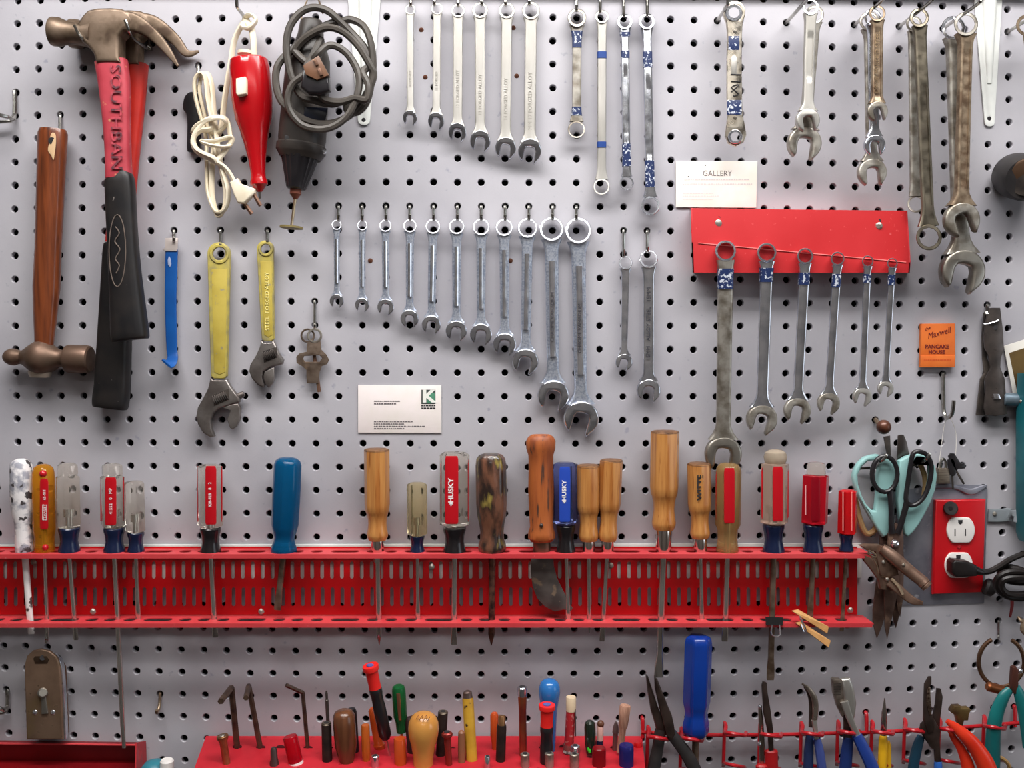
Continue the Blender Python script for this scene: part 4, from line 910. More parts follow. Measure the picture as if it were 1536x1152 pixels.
# 2 amber
t = driver('amber yellow screwdriver with red stripes, second from the left in the rail', (64.5, 696), (67, 828), [(0, 4), (.012, 9), (.04, 13.5), (.09, 15.5), (.15, 16), (.74, 16), (.82, 14), (.9, 14), (.97, 15), (1, 14)], AMB, (72, 963), 2.7, 'cross', cross=flute(6, .02))
stripe(t, 60, 718, 72.5, 794, DFL + 15.2, REDS); t.part('red_dot', B(t).ball((64.5, 710.5, DFL + 13), 5.4, 14), REDS, t.hd); t.part('red_dot', B(t).ball((68, 821, DFL + 12), 4.6, 14), REDS, t.hd)
b_ = t.part('label_outline', B(t).tube([(64, 757, DFL + 16.6), (64, 780, DFL + 16.6), (70, 780, DFL + 16.6), (70, 757, DFL + 16.6)], .5, 5, 1, closed=True), WHT, t.hd)
text(t, 'STANLEY', 67, 768.5, DFL + 16.6, 4.2, WHT, rot=PI / 2, parent=t.hd); text(t, '65-011', 66.6, 742, DFL + 16.6, 4, WHT, rot=PI / 2, parent=t.hd)
# 3 clear + navy
t = driver('clear handled screwdriver with navy collar, third from the left in the rail', (101, 694.5), (104, 792), capped(17.3, 15, .17), CLR, (104.2, 793), 3, cross=HEX6, inner=False)
def finish(t, tip, r, kind, bot, cr, cm, y0, tw=None, bm=None, tone=None, box=True):
    d = t.dd
    t.part('collar', B(t).lathe((bot[0] - .3, y0, d), (bot[0], bot[1], d), coll(cr), 24), cm)
    blade(t, (bot[0], bot[1] - 3, d), (tip[0], tip[1], d), r, kind, tw, bm)
    if box:
        t.part('embedded_shank', B(t).lathe((bot[0] - 1, y0 - 28, d), (bot[0], y0 + 4, d), [(0, r * 1.9), (.35, r * 1.9), (.36, r), (1, r)], 12), SHANK)
def driver2(label, top, y0, bot, hp, m, tip, r, kind, cr, cm, cross=None, tw=None, bm=None, box=True, group=RAILG):
    """clear type handle down to y0, then a moulded collar down to bot"""
    t = Thing('screwdriver', label, 'screwdriver', (bot[0], bot[1], DFL), group)
    xm = top[0] + (bot[0] - top[0]) * (y0 - top[1]) / (bot[1] - top[1])
    t.hd = t.part('handle', B(t).lathe((top[0], top[1], DFL), (xm, y0, DFL), hp, 36, 1, cross), m); t.dd = DFL
    finish(t, tip, r, kind, bot, cr, cm, y0, tw, bm, box=box)
    return t
for o in list(t.e.children): bpy.data.objects.remove(o)
bpy.data.objects.remove(t.e)
t = driver2('clear handled screwdriver with navy collar, third from the left in the rail', (101, 694.5), 791, (104, 828), capped(17.3, 15, .19), CLR, (114, 960), 3.1, 'flat', 15.5, NAVY, HEX6, 3.8)
# 4 long one with red stripes
t = driver2('very long screwdriver with clear red striped handle and navy collar', (168, 695), 791, (171.5, 828), capped(18, 15, .19), CLR, (186, 1122), 3.6, 'flat', 15.5, NAVY, HEX6, 3, bm=SHANK)
stripe(t, 157.5, 716, 174.5, 788, DFL + 16.6, REDS); stripe(t, 150.6, 716, 152.6, 781, DFL + 2, REDS); stripe(t, 184, 716, 186, 781, DFL + 2, REDS)
text(t, '41552   0   MP', 166, 752, DFL + 18, 4.6, WHT, rot=PI / 2, parent=t.hd)
# 5 small clear
t = driver2('small clear screwdriver with navy collar beside the long red striped one', (201, 721), 798, (204, 828), straight(14.6), CLR, (207.5, 933), 3, 'flat', 12.2, NAVY, HEX6)
# 6 red striped black collar
t = driver2('clear red striped screwdriver with black collar, standing alone left of the teal one', (314.5, 696), 791, (316, 830), straight(18.6, .04, .96), CLR, (323, 956), 3.6, 'flat', 15.5, BLKC, HEX6)
stripe(t, 308, 699, 324.5, 787, DFL + 17.2, REDS); stripe(t, 296, 700, 298, 782, DFL + 2, REDS); stripe(t, 331.5, 700, 333.5, 782, DFL + 2, REDS)
text(t, '928-928   8   2', 315, 742, DFL + 18.6, 4.4, WHT, rot=PI / 2, parent=t.hd)
# 7 teal
t = driver('thick teal blue translucent screwdriver leaning slightly', (432, 686), (425.5, 830), [(0, 7), (.01, 13), (.035, 18), (.08, 20.3), (.4, 20.6), (.7, 20), (.78, 17), (.83, 14.8), (.88, 15.5), (.93, 18.5), (.97, 19.4), (1, 18)], BLUT, (416, 915), 4.6, cross=flute(8, .025), tw=5.4, bm=SHANKB)
# wooden handles
def wooden(label, top, bot, rt, tip, r, kind, fr, f_neck, bm=None, tw=None, fh=21, bulge=.86):
    t = Thing('screwdriver', label, 'screwdriver', (bot[0], bot[1], DFL), RAILG)
    yb = bot[1] - fh; xb = bot[0] + (top[0] - bot[0]) * fh / (bot[1] - top[1])
    n = f_neck
    prof = [(0, rt * .9), (.012, rt), (n - .10, rt), (n - .02, rt * .95), (n, rt * .88), (n + .06, rt * .78), (n + (1 - n) * .38, rt * .74), (n + (1 - n) * .6, rt * .79), (n + (1 - n) * .78, rt * bulge), (.96, rt * bulge * .98), (1, rt * .72)]
    t.hd = t.part('handle', B(t).lathe((top[0], top[1], DFL), (xb, yb, DFL), prof, 40, 1, cross=lambda th, q: facet(8)(th, q) if q < n - .03 else 1), BEECH)
    t.part('end_cap', B(t).lathe((top[0], top[1] - 1, DFL), (top[0], top[1] + 2.4, DFL), [(0, rt * .86), (.3, rt * .97), (1, rt * 1.01)], 32, cross=facet(8)), BEECHE, t.hd)
    t.part('ferrule', B(t).lathe((xb, yb - 3, DFL), (bot[0], bot[1], DFL), [(0, fr), (.1, fr * 1.04), (.7, fr), (1, fr * .95)], 24), FERR)
    blade(t, (bot[0], bot[1] - 3, DFL), (tip[0], tip[1], DFL), r, kind, tw, bm)
    t.dd = DFL
    return t
t = wooden('wooden handled screwdriver with steel ferrule under the K card', (565, 674), (566.5, 831), 18.5, (569, 967), 4.3, 'cross', 10, .70)
t.part('hex_bolster', B(t).lathe((566.8, 832, DFL), (567, 843, DFL), [(0, 7.4), (1, 7)], 6), SHANK)
t = driver2('small smoky clear screwdriver with navy collar between wood and red handles', (625.5, 723), 803, (626, 829), straight(14.6), CLRY, (627, 931), 2.7, 'flat', 11.4, NAVY, HEX6)
# 10 red
t = driver2('large clear screwdriver with wide red stripe, white lettering and black collar', (682, 677), 790, (682, 830), straight(21.8, .05, .97, .7), CLR, (681, 967), 4.2, 'flat', 17.5, BLKC, HEX6, 4.6)
stripe(t, 667.5, 684, 687.5, 786, DFL + 20, REDS); stripe(t, 660.8, 690, 663, 782, DFL + 2, REDS); stripe(t, 701, 690, 703.5, 782, DFL + 2, REDS)
text(t, 'HUSKY', 676.5, 736, DFL + 21.4, 7.4, WHT, rot=PI / 2, parent=t.hd, sx=1.12, bold=.25)
t.part('arrow_mark', B(t).plate([(676.5, 753), (680, 756.5), (677.4, 756.5), (677.4, 759), (675.6, 759), (675.6, 756.5), (673, 756.5)], DFL + 20.8, DFL + 21.6, bev=.1), WHT, t.hd)
# 11 dirty
t = driver('grimy paint crusted brown screwdriver with fluted handle', (736, 680), (738.5, 831), [(0, 10), (.015, 17), (.05, 21), (.12, 22.5), (.5, 22.5), (.62, 21), (.7, 18.5), (.78, 17), (.85, 17.5), (.9, 20), (.95, 20.5), (1, 17)], mat('grimy_brown', (112, 74, 56), .28, rgb2=(44, 32, 28), scale=70, lo=.42, hi=.56, rgb3=(150, 132, 66), scale3=75, lo3=.6, hi3=.7, bump=.6, coat=.5, stretch=(1, 1, .45)), (737, 968), 5, cross=flute(8, .035), tw=5, bm=mat('grimy_shank', (120, 84, 70), .4, .6, rgb2=(50, 38, 36), scale=130, bump=.5), kind='cross')
# 12 hawkbill knife
t = Thing('linoleum_knife', 'hooked blade linoleum knife with worn orange brown wooden handle', 'knife', (811, 740, DFL), RAILG)
t.hd = t.part('handle', B(t).lathe((811, 652, DFL), (812.5, 812, DFL), [(0, 14), (.02, 19), (.06, 22.4), (.13, 22), (.19, 19), (.3, 18.6), (.5, 19.6), (.7, 18.8), (.86, 17.4), (.92, 20.4), (.97, 20.4), (1, 16)], 28, .75), mat('worn_orange_wood', (170, 92, 44), .5, rgb2=(132, 66, 34), scale=30, stretch=(5, 5, .5), rgb3=(74, 50, 40), scale3=60, lo3=.6, hi3=.68, bump=.2))
t.part('rivet', B(t).ball((812, 788, DFL + 13.5), 3, 12), DARKST, t.hd)
t.part('ferrule', B(t).lathe((812.5, 809, DFL), (812.8, 830, DFL), [(0, 13.5), (1, 13)], 24, .7), mat('dull_ferrule', (120, 100, 84), .4, .9))
t.part('blade', B(t).plate([(797, 829), (829, 829), (831, 850), (836, 868), (845, 886), (854, 904), (859, 912), (856, 917), (846, 914), (832, 917), (818, 910), (806, 898), (799, 880), (796, 858)], DFL - 1.6, DFL + 1.6, bev=.8), mat('dull_grey_blade', (112, 104, 100), .45, .6, rgb2=(84, 76, 74), scale=40, rgb3=(150, 130, 110), scale3=90, lo3=.62, hi3=.7))
# 13 blue
t = driver2('clear screwdriver with blue stripe, white lettering and black collar beside the hooked knife', (847, 693), 787, (849, 829), straight(18, .05, .97, .7), clear('blue_tinted_acetate', (120, 132, 190)), (853, 938), 3, 'flat', 14.6, BLKC, HEX6)
stripe(t, 839, 700, 855.5, 783, DFL + 16.6, BLUS)
text(t, 'HUSKY', 846.5, 736, DFL + 18, 6.2, WHT, rot=PI / 2, parent=t.hd, sx=1.12, bold=.2)
t.part('arrow_mark', B(t).plate([(846.5, 750), (849.4, 753), (847.3, 753), (847.3, 755), (845.7, 755), (845.7, 753), (843.6, 753)], DFL + 17.4, DFL + 18.2, bev=.1), WHT, t.hd)
wooden('left one of two touching wooden handled screwdrivers', (882.5, 698), (883, 829), 17.3, (884, 950), 3.3, 'cross', 9.4, .62, fh=18)
wooden('right one of two touching wooden handled screwdrivers, taller and leaning', (917, 690), (911, 829), 16.8, (903, 962), 3.2, 'flat', 9.4, .62, fh=18)
wooden('largest wooden handled screwdriver, tallest handle in the rail', (997.5, 647), (995, 828), 21, (988, 1016), 5, 'flat', 12, .66, tw=7, fh=34)
t = wooden('wooden handled screwdriver with black lettering on its side', (1048.5, 695), (1050.5, 829), 17.4, (1053, 930), 2.7, 'flat', 10, .64, tw=3.2, fh=22)
text(t, 'WITTE', 1051, 731.5, DFL + 17.6, 9, INK, rot=PI / 2, parent=t.hd, bend=(1048.5, 17.6), bold=.35)
# 18 amber red
t = driver('smoky amber screwdriver with bare red stripe and flared foot', (1093, 694), (1091, 830), [(0, 7), (.012, 13), (.05, 17.5), (.1, 19), (.68, 19), (.73, 15.5), (.84, 14.4), (.92, 16), (.97, 17), (1, 15)], AMBD, (1087, 962), 4, cross=flute(6, .02))
stripe(t, 1086, 702, 1102, 785, DFL + 17.6, REDS); stripe(t, 1073.6, 708, 1076, 780, DFL + 2, REDS); stripe(t, 1109.5, 708, 1111.6, 780, DFL + 2, REDS)
# 19 ball top
t = driver2('clear red striped screwdriver with rounded cloudy cap and navy collar', (1162.5, 693), 786, (1160.5, 829), straight(20.6, .03, .97), clear('pinkish_acetate', (222, 196, 178), tr=.7), (1155.6, 1020), 4.4, 'flat', 16.4, NAVY, HEX6, 6, bm=SHANKB)
t.part('cap', B(t).lathe((1163, 674, DFL), (1163, 697, DFL), [(0, 4), (.05, 10), (.2, 15.5), (.5, 17.4), (.8, 16), (1, 13)], 28), clear('cloudy_cap', (206, 190, 168), .25, .55), t.hd)
stripe(t, 1159, 700, 1174.5, 782, DFL + 19, REDS); stripe(t, 1142, 702, 1144.5, 778, DFL + 3, REDS); stripe(t, 1180, 702, 1183, 778, DFL + 3, REDS)
# 20 crimson
t = driver2('crimson red screwdriver with clear cap and navy collar near the scissors', (1224, 711), 786, (1220, 829), straight(19.4, .03, .97), REDT, (1215, 926), 3.8, 'flat', 15.6, NAVY, HEX6, bm=SHANKB)
t.part('cap', B(t).lathe((1224.5, 693, DFL), (1224, 714, DFL), [(0, 6), (.08, 12), (.3, 14), (.8, 14), (1, 12)], 28), CLR, t.hd)
text(t, 'GOOD FORTUNE', 1210, 748, DFL + 16.5, 3.6, WHT, rot=PI / 2, parent=t.hd) if False else None
PP = mat('pale_print', (232, 170, 168), .6)
text(t, 'TOOL STEEL', 1209.5, 750, DFL + 14.5, 3.4, PP, rot=PI / 2, parent=t.hd) if False else None
stripe(t, 1217, 716, 1230, 782, DFL + 17, mat('deep_red_core', (150, 10, 30), .2, trans=.3))
for x in (1208.5, 1237): t.part('faint_print', B(t).tube([(x, 728, DFL + 13.5), (x, 772, DFL + 13.5)], .8, 5, 1), PP, t.hd)
# 21 small red
t = driver2('small red screwdriver with navy collar, last before the scissors', (1272, 734), 801, (1269.5, 826), straight(14, .04, .97), clear('bright_red_acetate', (222, 30, 36), .1, .5), (1262.5, 947), 2.6, 'flat', 10.6, NAVY, HEX6, bm=SHANKB)
for x in (1264.5, 1277.5): t.part('clear_edge', B(t).tube([(x, 738, DFL + 12), (x, 796, DFL + 12)], 1, 6, 1), mat('pale_red_edge', (240, 130, 124), .3), t.hd)
# binder clip and clothespin on the lower flange
t = Thing('binder_clip', 'black binder clip clamped on the lower flange of the rail', 'clip', (1162, 932, 50))
t.part('body', B(t).hexa([(1148, 925, 47), (1175, 926, 47), (1174, 938, 56), (1149, 937, 56)], [(1149, 925, 36), (1174, 926, 36), (1174, 938, 38), (1149, 937, 38)]), mat('matt_black', (14, 13, 14), .7, spec=.15))
t.part('wire_handle', B(t).tube([(1158, 937, 55), (1157, 950, 58), (1162, 954, 59), (1170, 952, 59), (1169, 937, 55)], 1.3, 6, 4), CHROME)
t = Thing('clothespin', 'wooden clothespin clipped to the lower flange of the rail', 'clothespin', (1215, 935, 56))
PINE = mat('pale_pine', (216, 164, 104), .55, rgb2=(196, 140, 82), scale=60)
t.part('leg', B(t).hexa([(1187.5, 916, 53), (1197, 914, 53), (1243, 940, 66), (1241, 950, 66)], [(1187.5, 917, 46), (1197, 915, 46), (1243, 941, 57), (1241, 951, 57)]), PINE)
t.part('leg', B(t).hexa([(1193, 934, 52), (1201, 932, 52), (1246, 961, 66), (1243, 971, 66)], [(1193, 935, 45), (1201, 933, 45), (1246, 962, 57), (1243, 972, 57)]), PINE)
t.part('spring', B(t).tube([(1200, 924, 62), (1204, 934, 63), (1209, 945, 63), (1206, 948, 56), (1201, 936, 55)], 1.3, 6, 4), CHROME)
# ---------------------------------------------------------------- right side of the board
# steel cover plate and outlet
t = Thing('cover_plate', 'scratched grey metal cover plate fixed to the board behind the red outlet', 'metal plate', (1410, 820, 0))
t.part('sheet', B(t).plate([(1346, 738), (1400, 727), (1478, 727), (1481, 735), (1476, 905), (1340, 908)], .3, 2, bev=.4), mat('scuffed_grey_metal', (150, 150, 160), .4, .5, rgb2=(118, 118, 130), scale=30, rgb3=(190, 190, 198), scale3=60, lo3=.62, hi3=.7, bump=.3, bscale=150))
t.part('crumpled_edge', B(t).tube([(1400, 730, 3), (1425, 729, 5), (1440, 733, 4), (1456, 738, 6), (1470, 733, 4), (1480, 728, 3)], [3, 4, 3, 5, 4, 2], 8, 4, .5), MATS['scuffed_grey_metal'])
t = Thing('wall_outlet', 'red double wall outlet with white sockets, a black plug in the lower one', 'outlet', (1438, 820, 0))
wp = t.part('wall_plate', B(t).plate([(1401.5, 749.5), (1477, 748.5), (1472.5, 887.5), (1397.5, 890.5)], 2, 11, bev=2.2, res=2), mat('red_outlet_plate', (190, 18, 28), .3, coat=.4))
def socket(cx, cy):
    out = []
    for a in range(28):
        th = 2 * PI * a / 28
        out.append((cx + math.cos(th) * 21, cy + max(-19, min(19, math.sin(th) * 23.5))))
    s = t.part('socket', B(t).plate(out, 9, 14, bev=1.4, res=2), WHITEPL)
    for x in (-8, 7.5): t.part('slot', B(t).box(cx + x - .9, cy - 2, cx + x + .9, cy + 9, 13.6, 14.3, .2), INK, s)
    t.part('ground_hole', B(t).plate([(cx - 3.5, cy - 15), (cx + 3.5, cy - 15), (cx + 3, cy - 10), (cx, cy - 8), (cx - 3, cy - 10)], 13.6, 14.3, bev=.2), INK, s)
socket(1440.5, 795); socket(1437.5, 847.5)
t.part('screw', B(t).lathe((1438.5, 820.5, 10), (1438.5, 820.5, 12.6), [(0, 3), (1, 2.2)], 12), mat('red_screw', (150, 20, 26), .4))
t = Thing('rubber_stopper', 'round black rubber stopper stuck on the red outlet plate', 'knob', (1426, 762.5, 11))
t.part('disc', B(t).lathe((1426, 762.5, 11), (1426, 762.5, 20), [(0, 10.5), (.7, 10.5), (1, 9)], 24), BLACK); t.part('dimple', B(t).lathe((1426, 762.5, 19.6), (1426, 762.5, 20.6), [(0, 3.4), (1, 2.6)], 14), BLACKPL)
t = Thing('power_cord', 'black power cord plugged into the red outlet and coiled at the right edge', 'power cord', (1480, 855, 14))
CORDB = mat('dark_brown_black_cord', (24, 20, 20), .38, rgb2=(34, 29, 28), scale=60)
t.part('plug', B(t).plate([(1424, 842), (1428, 838), (1448, 840), (1460, 846), (1461, 862), (1430, 864), (1424, 858)], 14, 36, bev=3, res=2), CORDB)
t.part('strain_relief', B(t).lathe((1458, 854, 26), (1474, 859, 26), [(0, 8), (.5, 6.5), (1, 4.5)], 14), CORDB)
t.part('cord', B(t).tube([(1470, 857.5, 26), (1484, 857, 24), (1500, 849, 26), (1518, 838, 30), (1540, 832, 32), (1560, 850, 30), (1545, 872, 20), (1515, 872, 14), (1500, 862, 14), (1508, 850, 20), (1535, 856, 34), (1560, 872, 36), (1545, 895, 30), (1515, 896, 28), (1496, 884, 30), (1496, 868, 36), (1512, 858, 40), (1540, 860, 40), (1556, 876, 38), (1540, 890, 36), (1512, 890, 36), (1502, 878, 38), (1510, 868, 42), (1540, 868, 44), (1560, 880, 44)], 4.8, 8, 6), CORDB)
t.part('cord_tie', B(t).lathe((1476, 878, 14), (1492, 884, 14), [(0, 9), (.2, 13), (.8, 13), (1, 9)], 16, .7), BLACK)
# metal bracket and teal case
t = Thing('metal_bracket', 'small bent zinc bracket screwed to the board right of the outlet', 'bracket', (1508, 772, 2))
t.part('strap', B(t).sweep([(1482, 773, 3), (1500, 773, 3), (1512, 772, 4), (1517, 773, 8), (1522, 774, 16), (1534, 777, 22)], [10, 10, 10, 9.5, 9, 9], [1.2] * 6, sec_flat, 3), mat('bracket_zinc', (158, 166, 172), .4, .35))
t.part('screw', B(t).lathe((1491.5, 770.5, 4), (1491.5, 770.5, 6.4), [(0, 3.6), (1, 2)], 14), WORN)
t = Thing('teal_case', 'teal plastic case with dark maroon edge at the right edge of the board', 'case', (1545, 720, 10))
t.part('shell', B(t).plate([(1532, 560), (1600, 560), (1600, 815), (1534, 812), (1530, 800), (1530, 640)], 14, 42, bev=4, res=2), mat('teal_plastic', (22, 104, 112), .4, rgb2=(18, 88, 98), scale=20))
t.part('edge_trim', B(t).box(1529, 590, 1532.5, 772, 10, 30, .8), mat('maroon_trim', (60, 14, 24), .5))
# polaroid
t = Thing('photo_print', 'white bordered brown photo print leaning at the right edge', 'photo', (1530, 560, 6))
ph = t.part('paper', B(t).plate([(1505.5, 519), (1575, 497), (1590, 570), (1519.5, 592)], 4, 5.2, bev=.2), mat('photo_border', (226, 222, 214), .4))
t.part('picture', B(t).plate([(1513.5, 529.5), (1570, 511), (1580, 568), (1525, 585)], 5, 5.5, bev=.1), mat('photo_brown', (104, 84, 50), .3, rgb2=(70, 54, 34), scale=20), ph)
t = Thing('steel_tube_end', 'blue grey metal bar end under the photo print at the right edge', 'bar', (1530, 600, 10))
t.part('bar', B(t).lathe((1504, 599, 14), (1570, 601, 20), [(0, 8.6), (.02, 10), (1, 10)], 20), mat('blue_grey_metal', (120, 136, 148), .4, .6))
t.part('bolt', B(t).ball((1532, 602, 28), 3, 10), WORN)
t = Thing('dark_holder', 'dark box edge below the photo print at the right edge', 'box', (1550, 620, 8))
t.part('box', B(t).box(1531, 606, 1600, 668, 2, 12, 1), mat('dark_box', (26, 24, 32), .5))
# clip tool
r6 = lambda pts: [(1430 + x / 5.764, 440 + y / 5.764) for x, y in pts]
t = Thing('metal_clip_tool', 'dark stamped steel clip opener hanging beside the photo print', 'clip', (1490, 540, 14))
t.part('front_plate', B(t).plate(r6([(300, 125), (400, 125), (425, 330), (432, 490), (405, 560), (402, 640), (440, 740), (458, 1045), (360, 1062), (280, 1050), (262, 990), (280, 820), (272, 740), (320, 640), (300, 530), (270, 470), (262, 360)]), 14, 19, bev=1.2), mat('gunmetal', (92, 84, 80), .36, .6, rgb2=(66, 60, 58), scale=60, rvar=.1))
t.part('rear_plate', B(t).plate(r6([(262, 170), (300, 130), (300, 400), (290, 560), (318, 640), (262, 760), (272, 1055), (195, 1055), (232, 740), (265, 690), (250, 560), (244, 380)]), 6, 10, bev=1), DARKST)
t.part('hole', B(t).lathe((1492, 491, 18), (1492, 491, 19.6), [(0, 4), (1, 4)], 14), INK)
t.part('raised_tab', B(t).plate(r6([(340, 870), (390, 868), (410, 915), (350, 915)]), 18, 22, bev=.8), CHROME)
t.part('cross_pin', B(t).tube([(1476, 486, 16), (1486, 485, 20), (1498, 480.5, 21)], 1.6, 8, 3), CHROME)
hook(1481, 458, 'wire hook holding the dark clip opener', drop=14, out=16, tip=3)
# black ring / roll and hook at the right edge
t = Thing('tape_roll', 'black roll with brown inner rim hanging at the right edge', 'roll', (1536, 265, 30))
t.part('roll', B(t).lathe((1520, 262, 12), (1541, 268, 62), [(0, 24), (.05, 32), (.3, 34), (.85, 34), (1, 31)], 36), BLACK)
t.part('inner_rim', B(t).lathe((1540.5, 267.5, 60), (1541.5, 268.5, 64), [(0, 30), (.5, 30.5), (1, 27)], 32), mat('brown_rim', (86, 64, 48), .4, .5))
t.part('core', B(t).lathe((1541.3, 268.2, 62), (1541.8, 268.6, 65), [(0, 25), (1, 25)], 28), DARKST)
t = Thing('steel_ring', 'stained steel ring end hanging from a hook at the upper right edge', 'ring', (1537, 38, 50))
t.part('ring', B(t).ring((1540, 38), 16, 11, 44, 52, 32, .2), BRASSY)
t.part('stem', B(t).sweep([(1541, 52, 48), (1543, 80, 46), (1545, 120, 44)], [6, 5, 5], [3, 3, 3], sec_flat, 3), BRASSY)
long_hook(1513, 46, 'long straight hook at the upper right edge carrying the stained ring', out=90)
# J hook with string, padlock and keys
hx, hy = near_hole(1413, 560)
t = Thing('pegboard_hook', 'bare J hook below the matchbook with thin string tied on', 'hook', (hx, hy, 0), 'wire hooks in the pegboard')
t.part('wire', B(t).tube([(hx, hy, -5), (hx, hy, 3), (hx + .5, hy + 4, 5), (hx + 1, hy + 40, 6), (hx + 2, hy + 58, 8), (hx + 6, hy + 66, 16), (hx + 13, hy + 62, 26), (hx + 16, hy + 48, 32), (hx + 16.5, hy + 40, 34)], 3, 8, 5), ZINC)
t = Thing('padlock', 'small worn padlock with two black keys hanging on string above the outlet', 'padlock', (1414, 712, 8))
t.part('body', B(t).box(1405.5, 702, 1423, 725, 4, 14, 1.6), mat('dull_brass_grey', (150, 138, 124), .42, .8, rgb2=(118, 106, 94), scale=90, stretch=(1, 1, 8)))
t.part('shackle', B(t).tube([(1411, 706, 9), (1411, 694, 9), (1414.5, 688, 9), (1418.5, 694, 9), (1418.5, 706, 9)], 2.2, 8, 4), ZINC)
for pts, bl in (([(1422, 684), (1431, 680), (1440, 694), (1449, 697), (1446, 703), (1437, 703), (1432, 706)], ((1434, 706), (1446, 726))), ([(1421, 690), (1430, 688), (1434, 704), (1432, 713), (1425, 712)], ((1428, 710), (1429.5, 734)))):
    k = t.part('key_head', B(t).plate(pts, 12, 16, bev=1, sp=2), BLACKPL)
    t.part('key_blade', B(t).tube([(bl[0][0], bl[0][1], 14), (bl[1][0], bl[1][1], 14)], 1.7, 6, 1, .5), DARKST, k)
t.part('string', B(t).tube([(1408, 702, 9), (1412, 670, 8), (1417, 636, 10), (1424, 626, 14), (1434, 650, 10), (1433, 690, 13)], .5, 5, 4), mat('thin_string', (214, 210, 204), .7))
# brown knob on a peg
t = Thing('wooden_knob', 'brown rusty ball knob on a peg sticking out above the scissors', 'knob', (1320, 636, 0))
kx, ky = near_hole(1313, 630)
t.part('peg', B(t).tube([(kx, ky, -5), (kx + .5, ky, 4), (kx + 6, ky + 7, 16), (kx + 10, ky + 9, 30)], 3.4, 8, 3), BRASSY)
t.part('ball', B(t).ball((1325.5, 640.5, 40), 11, 20), mat('rusty_brown_ball', (96, 56, 38), .4, .3, rgb2=(60, 34, 26), scale=80, coat=.3))
# ---------------------------------------------------------------- scissors and shears
r8 = lambda pts: [(1260 + x / 6.4, 640 + y / 6.4) for x, y in pts]
MINT = mat('mint_plastic', (152, 196, 194), .4, rgb2=(140, 184, 182), scale=20)
BLADE = mat('brown_scissor_steel', (112, 88, 78), .4, .5, rgb2=(78, 58, 50), scale=50, rgb3=(130, 104, 88), scale3=90, rvar=.1)
TANP = mat('tan_handle_plastic', (196, 164, 116), .45, rgb2=(176, 140, 94), scale=30)
# tan ones at the back, with blades up
t = Thing('garden_snips', 'tan handled snips hanging blades up behind the mint scissors', 'scissors', (1330, 720, 8), 'scissors and shears on the board')
t.part('blade', B(t).plate(r8([(415, 95), (480, 85), (488, 280), (500, 420), (470, 440), (450, 280)]), 8, 10, bev=.5), DARKST)
t.part('blade', B(t).plate(r8([(555, 85), (580, 75), (610, 78), (640, 150), (662, 260), (600, 420), (545, 420)]), 11, 13.5, bev=.5), mat('grey_snip_blade', (110, 102, 98), .35, 1.0))
t.part('handle', B(t).tube([(1336, 700, 10), (1325, 712, 10), (1317, 745, 10), (1314, 790, 10), (1300, 800, 10), (1290, 780, 10), (1282, 745, 10)], 4.6, 8, 4), TANP)
t.part('handle', B(t).tube([(1345, 700, 10), (1372, 688, 10), (1384, 705, 10), (1388, 725, 10), (1386, 745, 10)], 4.2, 8, 4), TANP)
t = Thing('scissors', 'large scissors with mint green handles, behind the black handled pair', 'scissors', (1341, 780, 18), 'scissors and shears on the board')
t.part('handle', B(t).plate(r8([(350, 262), (300, 268), (225, 290), (165, 345), (128, 410), (112, 480), (130, 570), (165, 660), (215, 760), (290, 890), (350, 985), (400, 1058), (458, 1032), (468, 960), (480, 860), (500, 700), (500, 560), (540, 480), (560, 400), (540, 330)]), 14, 26,
    holes=[r8([(330, 318), (255, 330), (195, 385), (160, 460), (165, 550), (200, 660), (245, 745), (300, 800), (325, 800), (335, 720), (345, 600), (345, 480), (360, 380)])], bev=3.4, res=2), MINT)
t.part('handle', B(t).plate(r8([(555, 325), (620, 285), (690, 262), (780, 255), (850, 295), (900, 375), (920, 460), (905, 590), (862, 720), (810, 820), (750, 930), (690, 1010), (640, 1055), (600, 1020), (585, 930), (560, 880), (540, 700)]), 16, 28,
    holes=[r8([(730, 300), (690, 360), (665, 470), (640, 600), (630, 690), (660, 745), (710, 745), (775, 700), (825, 610), (852, 480), (845, 380), (800, 310)])], bev=3.4, res=2), MINT)
t.part('blade', B(t).plate([(1320, 800), (1342, 800), (1338, 860), (1333, 905), (1322, 940), (1315, 957), (1309, 935), (1309, 915), (1316, 860)], 14, 18, bev=.7), BLADE)
t.part('blade', B(t).plate([(1337, 800), (1354, 800), (1354, 870), (1352, 905), (1347, 930), (1343.5, 942), (1340, 930), (1333, 870)], 19, 22, bev=.7), BLADE)
t = Thing('scissors', 'scissors with thin black loop handles and brown blades, front pair above the pliers', 'scissors', (1341, 800, 34), 'scissors and shears on the board')
el = [(1327 + 19 * math.cos(2 * PI * i / 20) , 711 + 27 * math.sin(2 * PI * i / 20), 34) for i in range(20)]
lp = t.part('handle_loop', B(t).tube(el, 3.6, 10, 1, closed=True), BLACKPL)
t.part('handle_arm', B(t).sweep([(1335, 736, 34), (1337, 760, 34), (1337, 785, 34), (1338, 800, 33)], [5, 4.5, 4.4, 5], [3.4] * 4, sec_round, 4), BLACKPL)
dl = r8([(700, 262), (760, 240), (830, 268), (872, 350), (876, 440), (850, 570), (800, 680), (730, 745), (660, 750), (632, 690), (648, 560), (672, 400)])
t.part('handle_loop', B(t).tube([(x, y, 36) for x, y in closed_spline(dl, 3)], 3.6, 10, 1, closed=True), BLACKPL)
t.part('handle_arm', B(t).sweep([(1361, 752, 36), (1356, 770, 35), (1351, 788, 34), (1346, 800, 33)], [5, 4.5, 4.4, 5], [3.4] * 4, sec_round, 4), BLACKPL)
